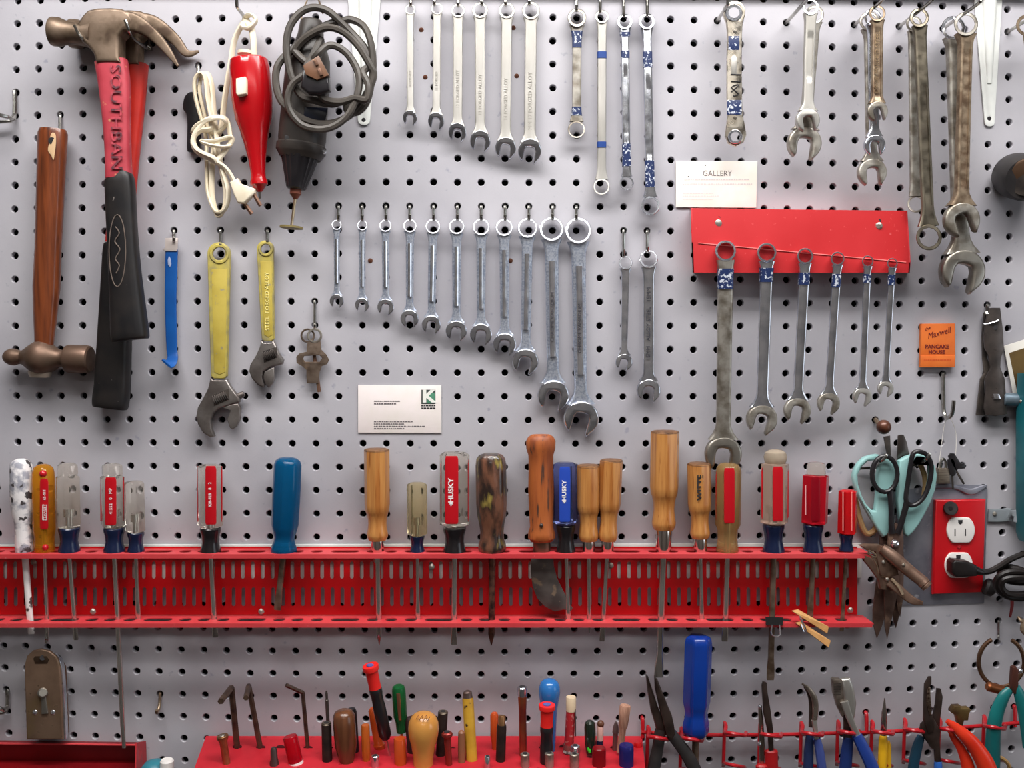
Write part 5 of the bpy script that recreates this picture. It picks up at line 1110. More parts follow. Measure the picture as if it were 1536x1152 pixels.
t.part('blade', B(t).plate([(1334, 790), (1344, 784), (1354, 792), (1355, 815), (1350, 850), (1346, 890), (1338, 925), (1330.5, 958), (1327, 940), (1326, 905), (1326, 860), (1331, 815)], 30, 33.5, bev=.8), BLADE)
t.part('blade', B(t).plate([(1331, 800), (1352, 800), (1356, 840), (1354, 900), (1350, 925), (1346, 915), (1340, 860)], 26, 29, bev=.7), BLADE)
t.part('pivot_screw', B(t).lathe((1342, 815.5, 33), (1342, 815.5, 38), [(0, 6.4), (.5, 5.8), (.85, 3.6), (1, 1.5)], 16), CHROME)
t = Thing('pegboard_hook', 'two pronged wire hook with shiny tips holding the scissors', 'hook', (1330, 700, 0), 'wire hooks in the pegboard')
t.part('crossbar', B(t).tube([(1286, 703, 6), (1300, 702, 8), (1340, 701, 8), (1376, 697, 8)], 2, 8, 2), DARKST)
t.part('prong', B(t).tube([(1312, 702, 8), (1322, 692, 40), (1328, 686, 46), (1330, 681.5, 46)], 2.4, 8, 3), ZINC); t.part('prong', B(t).tube([(1376, 697, 8), (1388, 690, 44), (1393, 684, 50), (1395, 679.5, 50)], 2.4, 8, 3), ZINC)
# locking pliers clamped on the rail end
r9 = lambda pts: [(1270 + x / 6.776, 800 + y / 6.776) for x, y in pts]
PLR = mat('bronzed_plier_steel', (150, 122, 106), .36, .65, rgb2=(112, 86, 72), scale=60, rgb3=(170, 144, 126), scale3=40, lo3=.6, hi3=.7, rvar=.08)
t = Thing('locking_pliers', 'rusty brown locking pliers clamped to the right end of the rail', 'pliers', (1340, 850, 50))
t.part('upper_handle', B(t).tube([(1322, 822, 54), (1340, 836, 60), (1360, 853, 66), (1376, 866, 72), (1386, 874, 76)], [8, 10, 9.5, 9.2, 9], 16, 4), PLR)
t.part('adjusting_screw', B(t).lathe((1383, 872, 75), (1392, 881, 79), [(0, 9), (.4, 9.4), (.5, 8.2), (.6, 9.2), (.9, 8.8), (1, 6.5)], 18), PLR)
t.part('upper_jaw', B(t).plate(r9([(120, 118), (170, 108), (320, 108), (375, 130), (420, 180), (500, 300), (520, 420), (420, 440), (330, 420), (300, 270), (280, 180), (200, 170)]), 46, 56, bev=2), PLR)
t.part('lower_jaw', B(t).plate(r9([(165, 210), (300, 260), (330, 380), (480, 450), (520, 560), (440, 580), (330, 560), (315, 470), (230, 350), (165, 270)]), 42, 52, bev=2), PLR)
t.part('lower_handle', B(t).sweep([(1333, 872, 56), (1346, 882, 60), (1358, 893, 64), (1370, 901, 68), (1384, 905, 72)], [7, 7, 7, 6, 3], [3, 3, 3, 3, 2], sec_flat, 4), PLR)
t.part('release_lever', B(t).sweep([(1337, 868, 60), (1348, 880, 66), (1354, 892, 70)], [2.6, 2.6, 2.2], [1.6] * 3, sec_flat, 3), BRASSY)
t.part('spring', B(t).tube([(1300, 829, 58), (1312, 836, 60), (1314, 832, 60), (1302, 826, 58), (1314, 845, 60), (1318, 860, 60)], 1.2, 6, 4), BRASSY)
for x, y in ((1325, 843), (1355, 847.5), (1330.5, 869)): t.part('rivet', B(t).ball((x, y, 58 if x < 1350 else 72), 3, 10), WORN)
# ---------------------------------------------------------------- lower left
t = Thing('steel_wall_plate', 'tall tarnished steel plate with rounded top, hanging just above the red bin', 'metal tool', (66, 1040, 24))
PLB = mat('tarnished_nickel', (146, 120, 100), .34, .55, rgb2=(118, 95, 78), scale=30, rgb3=(140, 118, 84), scale3=20, lo3=.55, hi3=.7, rvar=.08)
rp = lambda pts: [(x / 5.7, 950 + y / 5.703) for x, y in pts]
t.part('front_plate', B(t).plate(rp([(232, 905), (216, 400), (215, 260), (235, 190), (285, 145), (350, 128), (430, 145), (490, 195), (515, 260), (530, 420), (545, 905)]), 26, 32, bev=3, res=3), PLB)
t.part('side_rim', B(t).sweep([(80, 981, 22), (88, 987, 22), (92.5, 998, 22), (94.5, 1020, 22), (97, 1060, 22), (98.5, 1107, 22)], [2.4] * 6, [5] * 6, sec_flat, 3), CHROME)
t.part('back_plate', B(t).plate([(72, 980), (90, 984), (99, 1000), (103.5, 1098), (100, 1102), (92, 1108), (50, 1108), (50, 990)], 10, 14, bev=1), RUST)
t.part('top_slot', B(t).plate(rp([(285, 215), (300, 195), (400, 195), (420, 225), (405, 258), (300, 258)]), 31.6, 32.6, bev=.4), mat('slot_brown', (92, 74, 60), .4, .8))
t.part('hole', B(t).lathe((64, 986.5, 31), (64, 986.5, 33.2), [(0, 4), (1, 4)], 14), INK)
t.part('stud', B(t).lathe((64.5, 1039, 31), (64.5, 1039, 36), [(0, 7.6), (.7, 7.4), (1, 5.5)], 18), mat('dull_zinc', (150, 146, 138), .45, .9))
t.part('stud_arm', B(t).sweep([(65.5, 1044, 33), (66.5, 1056, 33), (67.5, 1070, 33)], [3.4, 4, 5], [1.6] * 3, sec_flat, 2), MATS['dull_zinc'])
for x in (52.5, 79.5): t.part('dimple', B(t).ball((x, 1068.5, 31.5), 4, 12, .5), CHROME)
hook(71, 950, 'thin wire hook holding the steel plate tool', drop=26, out=34, tip=4, r=1.6)
t = Thing('red_bin', 'red steel channel bin with painted-in shade at the lower left corner', 'bin', (100, 1130, 0))
REDSHADE = mat('shaded_red_enamel', (122, 10, 18), .4, rgb2=(104, 8, 16), scale=20)  # red enamel darkened: the shade inside the channel is put into the colour
rows = [[(x, 1110 + (x + 40) * .012, 2) for x in (-60, 20, 100, 205)], [(x, 1115 + (x + 40) * .012, 18) for x in (-60, 20, 100, 205)], [(x, 1140 + (x + 40) * .008, 3) for x in (-60, 20, 100, 207)], [(x, 1168, 52) for x in (-60, 20, 100, 208)]]
t.part('channel', B(t).sheet(rows, 1.6), REDSHADE, smooth=15)
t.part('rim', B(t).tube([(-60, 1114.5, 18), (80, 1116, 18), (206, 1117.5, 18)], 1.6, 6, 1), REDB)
t.part('end_plate', B(t).hexa([(205, 1114, 34), (204, 1175, 60), (221, 1175, 2), (219, 1111.5, 2)], [(203, 1114, 34), (202, 1175, 60), (219, 1175, 2), (217, 1111.5, 2)]), mat('bin_end_red', (168, 34, 42), .4))
hk = near_hole(241, 1041)
t = Thing('pegboard_hook', 'small bare wire hook on the lower left of the board', 'hook', (hk[0], hk[1], 0), 'wire hooks in the pegboard')
t.part('wire', B(t).tube([(hk[0], hk[1], -5), (hk[0], hk[1], 3), (hk[0] - .5, hk[1] + 14, 6), (hk[0] - 3, hk[1] + 26, 14), (hk[0] - 5, hk[1] + 28, 26), (hk[0] - 5, hk[1] + 24, 28)], 2.4, 8, 4), BRASSY)
t = Thing('spray_can', 'white nozzle on a teal can top at the bottom edge', 'can', (240, 1155, 40))
t.part('can_top', B(t).lathe((232, 1141, 40), (232, 1190, 40), [(0, 6), (.05, 14), (.2, 20), (.4, 24), (1, 25)], 24), mat('teal_enamel', (46, 120, 136), .4)); t.part('nozzle', B(t).lathe((250.5, 1139, 50), (250, 1170, 50), [(0, 8), (.08, 10), (1, 10.4)], 22), WHITEPL)
# ---------------------------------------------------------------- red wooden tool block
t = Thing('tool_block', 'red painted wooden block with drilled holes holding small tools at the bottom', 'tool block', (630, 1135, 0))
D0, D1 = 6, 120
def top_y(d): return 1104 + (d - D0) * .52      # its top leans a little towards the viewer
xl0, xr0 = 309, 963
bl = B(t)
bl.hexa([(xl0, 1104, D0), (xr0, 1104, D0), (xr0 + 6, 1165, D1), (xl0 - 22, 1165, D1)], [(xl0 - 1, 1240, D0), (xr0, 1240, D0), (xr0 + 6, 1300, D1), (xl0 - 22, 1300, D1)])
t.part('block', bl, REDW)
for px, py, d in ((356, 1120, 40), (391, 1121, 40), (462, 1122, 40), (493, 1122, 40), (421, 1121, 40), (678, 1124, 40), (570, 1123, 40), (741, 1128, 44), (783, 1125, 42), (815, 1122, 40), (922, 1122, 40), (846, 1120, 38)):
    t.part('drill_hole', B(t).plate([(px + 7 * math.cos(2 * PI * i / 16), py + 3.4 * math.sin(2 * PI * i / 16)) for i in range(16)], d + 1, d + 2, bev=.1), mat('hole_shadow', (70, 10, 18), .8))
t.part('peg_top', B(t).lathe((957, 1113, 36), (957, 1122, 36), [(0, 5), (.3, 6.4), (1, 6.6)], 18), RED)
BG = 'small tools standing in the red block'
def stick(name, label, cat, top, bot, prof, m, part='handle', extra=None, seg=20, cross=None, flat=1.0):
    t = Thing(name, label, cat, (bot[0], bot[1], bot[2]), BG)
    t.a, t.c = top, bot
    t.h = t.part(part, B(t).lathe(top, bot, prof, seg, flat, cross), m)
    return t
def seg_(t, f0, f1, prof, m, name, seg=20, parent=None, cross=None):
    p = lambda f: tuple(a + (c - a) * f for a, c in zip(t.a, t.c))
    return t.part(name, B(t).lathe(p(f0), p(f1), prof, seg, 1, cross), m, parent)
BR = mat('aged_brass', (170, 128, 88), .38, .8, rgb2=(132, 92, 62), scale=80)
BLKT = mat('black_tool_steel', (44, 36, 35), .42, .6, rgb2=(60, 48, 44), scale=80)
ORA = mat('amber_orange_plastic', (196, 98, 34), .2, trans=.25, coat=.4)
ORB = mat('reddish_orange_plastic', (206, 84, 34), .22, trans=.2, coat=.4)
t = stick('punch', 'brass coloured punch with mushroomed struck head, leftmost in the red block', 'punch', (333.5, 1103, 84), (347, 1190, 84), [(0, 8), (.015, 8.8), (.05, 8.4), (.11, 5.8), (.5, 5.5), (1, 5.2)], BR, 'shank'); seg_(t, -.005, .02, [(0, 4), (1, 6)], WORN, 'struck_face')
def hexkey(label, base, knee, tip, r):
    t = Thing('hex_key', label, 'hex key', base, BG)
    k0 = tuple(b + (k - b) * .93 for b, k in zip(base, knee)); k1 = tuple(k + (p - k) * .22 for k, p in zip(knee, tip))
    t.part('bar', B(t).tube([base, tuple(b + (k - b) * .5 for b, k in zip(base, knee)), k0, knee, k1, tip], r, 6, 3), mat('oiled_brown_steel', (98, 78, 64), .4, .6, rgb2=(62, 46, 42), scale=80))
hexkey('thickest hex key with bent arm pointing left, first in the red block', (356, 1124, 40), (347, 1032, 44), (331, 1052, 100), 4.8)
hexkey('second hex key in the red block, bent arm pointing at the viewer', (391, 1125, 40), (373, 1029, 44), (369, 1047, 96), 4.2)
hexkey('thin hex key in the red block with arm bent up to the left', (462, 1126, 40), (454, 1039, 44), (429, 1027.5, 56), 3.2)
t = stick('nail_set', 'short grey nail set with knurled tip in the red block', 'nail set', (410.5, 1121, 88), (413, 1190, 88), [(0, 3.4), (.05, 5), (.25, 5.4), (.32, 6.8), (1, 6.6)], mat('grey_punch_steel', (98, 84, 82), .45, .8))
t = stick('screwdriver', 'red clear capped screwdriver tilted in the red block', 'screwdriver', (435, 1104, 80), (455, 1195, 84), [(0, 9.6), (.02, 10.8), (.1, 11), (.6, 11), (1, 10.5)], clear('ruby_acetate', (196, 20, 40), .1, .6)); seg_(t, .42, .5, [(0, 11.3), (1, 11.3)], WHT, 'white_mark', parent=t.h)
t = stick('pick', 'thin needle pick standing in the red block beside the black tube', 'pick', (489.5, 1036, 40), (494, 1124, 40), [(0, 1), (.05, 1.9), (.15, 2), (.16, 2.7), (1, 2.7)], DARKST, 'needle')
def tube_tool(label, x, y, x1, r, m, d=76):
    t = stick('nut_driver', label, 'nut driver', (x, y, d), (x1, y + 105, d), [(0, r * .9), (.02, r), (1, r)], m, 'shaft')
    t.part('bore', B(t).lathe((x, y - .6, d), (x, y + 1, d), [(0, r * .5), (1, r * .5)], 12), INK, t.h); t.part('rim', B(t).lathe((x, y - .3, d), (x, y + 1.6, d), [(0, r * .84), (1, r * 1.02)], 16), mat('worn_rim', (124, 112, 98), .4, .8), t.h)
tube_tool('black hollow nut driver beside the brown bulb handle, leftmost of three black ones', 489.5, 1084, 492, 7.6, BLKT)
tube_tool('black hollow nut driver right of the pear shaped handle', 664.5, 1067, 659, 7.6, BLKT, 60)
t = stick('carving_tool', 'dark brown bulb handled tool in the red block', 'carving tool', (515, 1065, 78), (523, 1180, 78), [(0, 8), (.02, 13), (.07, 16.4), (.2, 17), (.45, 16.5), (.6, 13), (.75, 8), (1, 7)], mat('dark_walnut_varnish', (106, 66, 42), .25, rgb2=(82, 48, 30), scale=30, stretch=(4, 4, .5), coat=.5))
t = stick('file', 'black flat topped handle behind the dark brown bulb handle', 'file', (527, 1063, 50), (534, 1160, 50), [(0, 6), (.05, 8), (1, 7)], BLACKPL)
t = stick('screwdriver', 'short amber screwdriver left of the red capped black one, lower', 'screwdriver', (548, 1087, 76), (550.5, 1180, 76), [(0, 5.8), (.02, 6.5), (.3, 6.6), (.5, 6.6), (.6, 5), (1, 4)], ORA, seg=10)
t = stick('screwdriver', 'orange screwdriver leaning behind the red capped black driver', 'screwdriver', (558.5, 1062, 46), (570, 1124, 40), [(0, 4), (.06, 7), (.3, 7.4), (.85, 7.8), (.88, 9), (1, 8)], ORB, seg=14)
def precision(label, top, f1, f2, bot, rr):
    t = Thing('precision_screwdriver', label, 'precision screwdriver', bot, BG)
    t.a, t.c = top, bot
    h = seg_(t, f1 - .005, f2, [(0, rr * .74), (.03, rr * .82), (.1, rr * .82), (.14, rr * .75), (.3, rr * .75), (.34, rr * .8), (.92, rr * .8), (1, rr * .5)], BLACKPL, 'grip')
    seg_(t, 0, f1, [(0, rr), (.03, rr * 1.03), (.2, rr), (.27, rr * .82), (.8, rr * .76), (1, rr * .8)], mat('bright_red_cap', (226, 40, 36), .35), 'swivel_cap')
    p = tuple(a + (c - a) * -.002 for a, c in zip(top, bot))
    t.part('cap_dot', B(t).lathe((top[0], top[1] - 1, top[2]), (top[0], top[1] + .6, top[2]), [(0, rr * .5), (1, rr * .5)], 16), mat('blue_cap_dot', (92, 96, 160), .4))
    seg_(t, f2, 1, [(0, 2), (1, 1.6)], SHANK, 'shank', 8)
precision('tall black precision screwdriver with bright red cap, left of the green handle', (555.5, 998, 80), .21, .68, (590, 1160, 60), 12)
precision('lower black precision screwdriver with bright red cap, in front of the blue ball', (820.5, 1057, 84), .27, 1.0, (819, 1175, 80), 12.4)
t = stick('screwdriver', 'small green translucent screwdriver with brass clip strip', 'screwdriver', (597.5, 1028, 56), (602, 1098, 52), [(0, 6), (.03, 9), (.1, 10.4), (.3, 10.6), (.65, 10.6), (.78, 8), (.9, 7.6), (1, 7)], clear('green_acetate', (30, 104, 56), .12, .4)); t.part('brass_strip', B(t).sweep([(597.3, 1040, 67), (598, 1052, 67), (600, 1080, 64)], [2.8, 2.8, 2], [.8] * 3, sec_flat, 2), mat('copper_strip', (196, 138, 108), .3, .9), t.h); t.part('shank', B(t).lathe((602, 1096, 52), (603.5, 1125, 50), [(0, 2), (1, 2)], 8), SHANK)
def eyelet(label, x, y, d, r, m=None):
    t = Thing('nut_driver', label, 'nut driver', (x, y, d), BG)
    t.part('socket_rim', B(t).lathe((x, y - 1, d), (x, y + 60, d), [(0, r * .8), (.02, r), (.2, r), (1, r * .9)], 20), m or CHROME); t.part('bore', B(t).lathe((x, y - 1.8, d), (x, y, d), [(0, r * .5), (1, r * .5)], 14), INK)
eyelet('small chrome socket top left of the short orange handle', 562.8, 1134, 92, 6)
t = stick('screwdriver', 'short thick orange screwdriver left of the pear shaped handle', 'screwdriver', (599.5, 1107, 84), (602, 1185, 84), [(0, 8.4), (.02, 9.2), (.4, 9.6), (1, 9)], ORB, seg=12)
t = stick('awl', 'awl with pear shaped varnished wooden handle and pencilled scribble', 'awl', (635.5, 1068, 86), (634.5, 1190, 86), [(0, 5), (.015, 12), (.05, 18), (.12, 22.4), (.2, 23.6), (.3, 22), (.42, 18), (.55, 15.4), (.75, 14.5), (1, 15)], mat('honey_varnished_wood', (206, 146, 72), .25, rgb2=(188, 126, 58), scale=24, coat=.6), seg=32); t.part('scribble', B(t).tube([(624, 1079, 103), (628, 1073, 99), (629, 1080, 104), (634, 1073, 99), (634.5, 1081, 105), (640, 1073, 99), (641, 1081, 105), (645, 1075, 100)], .5, 5, 3), mat('pencil_brown', (120, 70, 46), .6), t.h)
t = stick('file', 'dark handle half hidden left behind the pear shaped handle', 'file', (614, 1076, 52), (620, 1150, 52), [(0, 5), (.05, 7.5), (1, 7)], mat('deep_brown', (48, 26, 26), .45))
t = stick('nut_driver', 'dark red nut driver with ribbed copper socket top', 'nut driver', (670.5, 1098, 88), (676, 1190, 88), [(0, 6), (.02, 8), (.06, 8), (.1, 5), (1, 4.6)], mat('copper_red', (142, 52, 46), .35, .5), 'socket', cross=flute(8, .06)); t.part('bore', B(t).lathe((670.4, 1097, 88), (670.5, 1099, 88), [(0, 4.4), (1, 4.4)], 12), INK, t.h)
t = stick('screwdriver', 'thin brown stick tool left of the tall yellow handle', 'screwdriver', (692, 1096, 80), (693, 1180, 80), [(0, 3), (.03, 5), (.3, 5.6), (1, 5)], mat('dull_brown_plastic', (138, 92, 66), .35))
t = stick('scriber', 'tall chipped yellow handled tool with dark steel cap', 'scriber', (701.5, 1045, 70), (710, 1180, 74), [(0, 7.4), (.03, 8.6), (.8, 8.8), (.81, 7), (1, 7)], mat('chipped_yellow', (206, 162, 52), .35, rgb2=(180, 134, 40), scale=40, rgb3=(70, 46, 34), scale3=90, lo3=.64, hi3=.68, coat=.3)); seg_(t, -.065, .03, [(0, 4), (.15, 6.8), (.6, 7.2), (1, 8.4)], mat('dull_steel_cap', (122, 104, 98), .4, .8), 'cap')
t = stick('screwdriver', 'orange translucent screwdriver behind a black marked stick', 'screwdriver', (741.5, 1069, 48), (742, 1126, 44), [(0, 4), (.06, 6.4), (.6, 6.6), (.8, 4.6), (1, 4)], ORB, seg=12)
t = stick('nut_driver', 'black marked nut driver with brass top right of the orange one', 'nut driver', (752.5, 1087, 76), (749.5, 1180, 76), [(0, 6.6), (.03, 7.4), (1, 7.4)], BLKT, 'shaft'); t.part('brass_top', B(t).lathe((752.8, 1073, 74), (752.5, 1088, 76), [(0, 4.4), (.2, 5.6), (1, 5.6)], 12), BR, t.h)
text(t, 'NUT 9', 749.8, 1132, 84, 5, mat('dim_brass_print', (150, 116, 72), .5), rot=PI / 2, parent=t.h) if False else None
eyelet('tiny chrome stud left of the black marked stick', 731, 1135, 96, 4.4)
t = stick('nut_driver', 'tall copper red nut driver with shiny chrome socket mouth', 'nut driver', (783.5, 1043, 66), (785, 1150, 62), [(0, 7), (.02, 7), (.2, 5.8), (1, 5.8)], mat('copper_tube', (150, 66, 54), .28, .7, rgb2=(176, 110, 66), scale=25, coat=.3), 'shaft'); t.part('socket', B(t).lathe((783.6, 1030, 66), (783.5, 1044, 66), [(0, 6.4), (.1, 7.6), (.5, 7.6), (1, 7)], 20), CHROME, t.h); t.part('bore', B(t).lathe((783.6, 1029, 66), (783.6, 1031, 66), [(0, 4.4), (1, 4.4)], 6), INK, t.h)
t = stick('awl', 'awl with round bright blue ball handle behind the red capped driver', 'awl', (824.5, 1019, 50), (822, 1128, 46), [(0, 5), (.012, 9), (.04, 13), (.1, 15.8), (.16, 16.4), (.22, 16), (.3, 14.4), (.4, 12.8), (.6, 12), (1, 11)], mat('glossy_blue_plastic', (44, 110, 178), .18, coat=.5), seg=28)
t = stick('pen_tool', 'red and cream pen shaped tool with a wire clip in the red block', 'pen', (856.5, 1062, 60), (853, 1124, 56), [(0, 7.4), (1, 7.2)], mat('red_barrel', (176, 44, 50), .35, rgb2=(196, 120, 116), scale=200, lo=.58, hi=.62)); t.part('cream_cap', B(t).lathe((856.5, 1045, 60), (856.5, 1066, 60), [(0, 7.2), (.04, 7.7), (1, 7.6)], 18), mat('old_cream_plastic', (214, 192, 160), .4), t.h); t.part('clip', B(t).tube([(862.5, 1064, 64), (863, 1080, 66), (863, 1104, 62)], 1.1, 6, 2), DARKST, t.h); t.part('clear_foot', B(t).lathe((853, 1116, 56), (852.5, 1128, 56), [(0, 8), (1, 8)], 16), CLR, t.h)
eyelet('chrome capped driver under the copper red nut driver', 787.5, 1131, 92, 7, WORN); eyelet('chrome capped driver directly below the lower red cap', 824, 1130, 92, 7, WORN); eyelet('chrome capped driver below the red and cream pen', 861.5, 1131, 94, 7, WORN)
eyelet('chrome ring topped driver just above another chrome capped one', 863, 1119, 80, 7)
t = stick('lighter', 'black and green glossy lighter shaped tool in the red block', 'lighter', (884.5, 1081, 66), (886, 1130, 66), [(0, 4), (.06, 7.6), (.2, 8.8), (.7, 8.6), (1, 7)], mat('black_green_gloss', (28, 38, 30), .15, coat=.6)); t.part('green_glow', B(t).lathe((882.5, 1118, 70), (885, 1129, 72), [(0, 2.4), (.6, 3.4), (1, 2)], 12), mat('glow_green', (58, 214, 60), .3), t.h)  # bright green spot stands for the glow at the lighter's lower end
t = stick('screwdriver', 'tiny screwdriver with brown ball top and pink and navy bands', 'screwdriver', (900.5, 1088, 60), (899, 1128, 60), [(0, 4), (.05, 5), (.4, 5.4), (1, 5)], mat('pale_pink_plastic', (206, 160, 150), .35)); t.part('ball_top', B(t).ball((901, 1086, 60), 5.6, 12), mat('brown_ball', (96, 58, 40), .4), t.h); seg_(t, .55, .95, [(0, 5.6), (1, 5.6)], NAVY, 'navy_band', parent=t.h)
t = stick('screwdriver', 'dark red domed screwdriver handle at the bottom of the block', 'screwdriver', (898.5, 1121, 88), (898.5, 1190, 88), [(0, 9), (.02, 10.2), (.1, 10.6), (1, 10.4)], clear('dark_ruby', (140, 22, 30), .15, .3))
t = stick('screwdriver', 'navy blue domed screwdriver handle at the right end of the block', 'screwdriver', (939.5, 1117, 88), (939.5, 1190, 88), [(0, 9.8), (.02, 11), (.1, 11.4), (1, 11.2)], clear('navy_acetate', (40, 40, 110), .15, .3))
t = stick('brush', 'beige stubby brush with worn fuzzy top at the right end of the block', 'brush', (938, 1058, 62), (930, 1128, 62), [(0, 7.6), (.03, 8.6), (.2, 8.2), (.45, 7), (.5, 5.4), (1, 5)], mat('beige_bristle', (186, 142, 120), .8, rgb2=(150, 108, 88), scale=150, stretch=(3, 3, .4), bump=.6))
t = stick('nail_set', 'grey pointed nail set with dark red body behind the beige brush', 'nail set', (924, 1083, 50), (922, 1126, 46), [(0, 2), (.2, 4.6), (.36, 5), (.37, 4), (1, 4)], mat('grey_maroon_steel', (120, 100, 98), .4, .6))
# ---------------------------------------------------------------- red wire plier rack
t = Thing('plier_rack', 'red dipped wire rack with ring loops for pliers along the lower right', 'wire rack', (1250, 1100, 20))
t.part('rail', B(t).tube([(962, 1098, 12), (1040, 1102, 12), (1150, 1102, 12), (1250, 1100, 12), (1340, 1097, 12), (1440, 1091, 12), (1545, 1083, 12)], 3, 8, 4), REDWIRE)
loops = [(988, 1104, 40), (1038, 1106, 40), (1103, 1098, 34), (1156, 1100, 34), (1218, 1098, 34), (1273, 1096, 36), (1324, 1096, 34), (1373, 1093, 36), (1425, 1092, 36), (1492, 1088, 40)]
for i, (x, y, d) in enumerate(loops):
    rx = 16
    pts = [(x - rx, y - 14, 14), (x - rx + 2, y - 9, 24), (x - rx + 1, y - 2, 34)] + [(x - rx * math.cos(a), y + 3 - 2.5 * math.cos(a), 34 + 30 * math.sin(a)) for a in [PI * k / 8 for k in range(1, 8)]] + [(x + rx, y + 1, 30), (x + rx, y + 1, 12)]
    l = t.part('loop', B(t).tube(pts, 3, 8, 2), REDWIRE)
    t.part('upright', B(t).tube([(x - rx, y - 14, 14), (x - rx - 1, y + 20, 14), (x - rx - 2, y + 52, 15)], 2.8, 8, 2), REDWIRE, l)
    t.part('lower_loop', B(t).tube([(x - rx - 2, y + 50, 15)] + [(x - 2 - rx * math.cos(a), y + 50 - 3 * math.cos(a), 15 + 34 * math.sin(a)) for a in [PI * k / 8 for k in range(1, 9)]], 2.8, 8, 2), REDWIRE, l)
for x, y in ((964, 1076), (1299, 1071), (1510, 1062)):
    px, py = near_hole(x, y)
    t.part('mount', B(t).tube([(px, py, -4), (px, py, 4), (px + 1, py + 6, 8), (px + 1, py + 30, 12)], 3, 8, 3), REDWIRE)
PG = 'pliers in the red wire rack'
HANDB = mat('blue_dipped_handle', (36, 66, 148), .4, rgb2=(30, 54, 126), scale=30)
JAW = mat('plier_steel', (156, 145, 134), .34, .8, rgb2=(112, 100, 90), scale=70, rvar=.1)
JAWD = mat('dark_plier_steel', (70, 57, 52), .4, .5, rgb2=(48, 38, 34), scale=70, rvar=.1)
rq = lambda pts: [(950 + x / 5.12, 930 + y / 5.12) for x, y in pts]
rr_ = lambda pts: [(1200 + x / 4.571, 930 + y / 4.571) for x, y in pts]
t = Thing('needle_nose_pliers', 'dark needle nose pliers with open jaws, leftmost in the wire rack', 'pliers', (1000, 1090, 52), PG)
t.part('jaw', B(t).plate(rq([(95, 415), (112, 430), (180, 640), (210, 720), (255, 760), (290, 850), (250, 880), (180, 860), (160, 780), (132, 690), (108, 540)]), 44, 54, bev=2.4), JAWD)
t.part('jaw', B(t).plate(rq([(160, 425), (185, 455), (262, 650), (292, 720), (310, 800), (318, 870), (300, 920), (250, 880), (225, 780), (195, 660), (165, 520)]), 50, 60, bev=2.4), JAWD)
t.part('handle', B(t).tube([(991, 1094, 50), (987, 1120, 50), (981, 1152, 52), (978, 1190, 54)], [9, 9, 10, 10], 10, 4, .6), BLACK); t.part('handle', B(t).tube([(1006, 1100, 54), (1018, 1115, 56), (1034, 1138, 58), (1054, 1180, 60)], [9, 9, 10, 10], 10, 4, .6), BLACK)
t = Thing('screwdriver', 'large solid blue handled screwdriver standing in the wire rack', 'screwdriver', (1046, 1100, 46))
t.part('handle', B(t).lathe((1048, 953.5, 46), (1043.5, 1103, 46), [(0, 12), (.008, 16), (.03, 19), (.08, 20.4), (.66, 20.4), (.72, 18.4), (.77, 16.8), (.82, 17.4), (.88, 19.6), (.95, 19.8), (.985, 18), (1, 15)], 40, 1, facet(6)), mat('cobalt_blue_plastic', (12, 56, 146), .25, rgb2=(10, 50, 134), scale=20, coat=.3))
t.part('shank', B(t).lathe((1043.5, 1100, 46), (1042, 1200, 46), [(0, 5.4), (1, 5.4)], 14), SHANKB)
t = Thing('snap_ring_pliers', 'slim dark pliers with red handles seen edge on in the wire rack', 'pliers', (1150, 1090, 48), PG)
t.part('jaw', B(t).plate(rq([(985, 500), (995, 470), (1022, 480), (1030, 560), (1050, 680), (1070, 830), (1075, 990), (1040, 1000), (1030, 850), (1000, 720)]), 48, 56, bev=2), JAWD)
t.part('jaw', B(t).plate(rq([(958, 660), (970, 645), (985, 660), (1000, 800), (1010, 990), (1005, 1110), (970, 1110), (965, 900)]), 44, 50, bev=2), mat('bright_edge_steel', (170, 160, 150), .25, 1.0))
t.part('bolt', B(t).ball((1140, 1060, 50), 3.4, 10), CHROME); t.part('bolt', B(t).ball((1139, 1116, 50), 3.4, 10), CHROME)
for x, y in ((1143, 1146), (1157, 1124)): t.part('handle', B(t).lathe((x, y, 50), (x + 1, y + 60, 50), [(0, 7), (.04, 10), (1, 10)], 16, .7), mat('red_grip', (170, 26, 30), .4))
t = Thing('bent_nose_pliers', 'bent nose pliers with curved steel tip and slate blue handles', 'pliers', (1220, 1090, 52), PG)
t.part('jaw', B(t).tube([(1203, 1025.5, 58), (1212, 1032, 58), (1219.5, 1043, 57), (1223, 1056, 56), (1222.5, 1075, 55), (1221, 1084, 54)], [1.4, 3, 4.6, 5, 4.4, 4], 10, 4, .8), JAW)
t.part('jaw', B(t).tube([(1206, 1030, 50), (1213, 1040, 50), (1217, 1056, 50), (1217, 1090, 50)], [1.2, 2.8, 4, 4.4], 10, 4, .8), JAWD)
t.part('tang', B(t).sweep([(1221, 1080, 55), (1223, 1095, 55), (1225.5, 1112, 55)], [4, 3.4, 3.6], [3] * 3, sec_flat, 2), SATIN)
SLATE = mat('slate_blue_grip', (62, 76, 138), .42)
t.part('handle', B(t).tube([(1225, 1108, 55), (1230, 1130, 56), (1236, 1180, 58)], [6, 7, 7.5], 10, 3, .8), SLATE); t.part('handle', B(t).tube([(1215, 1100, 48), (1213, 1130, 48), (1212, 1180, 48)], [6, 7.6, 8], 10, 3, .8), mat('dark_slate_grip', (34, 48, 86), .42))
t = Thing('slip_joint_pliers', 'broad slip joint pliers with toothed jaws and long blue handles', 'pliers', (1270, 1090, 52), PG)
t.part('jaw', B(t).plate(rr_([(215, 405), (228, 395), (272, 400), (290, 440), (300, 520), (320, 570), (300, 640), (285, 660), (250, 590), (225, 500)]), 46, 57, bev=2), JAW)
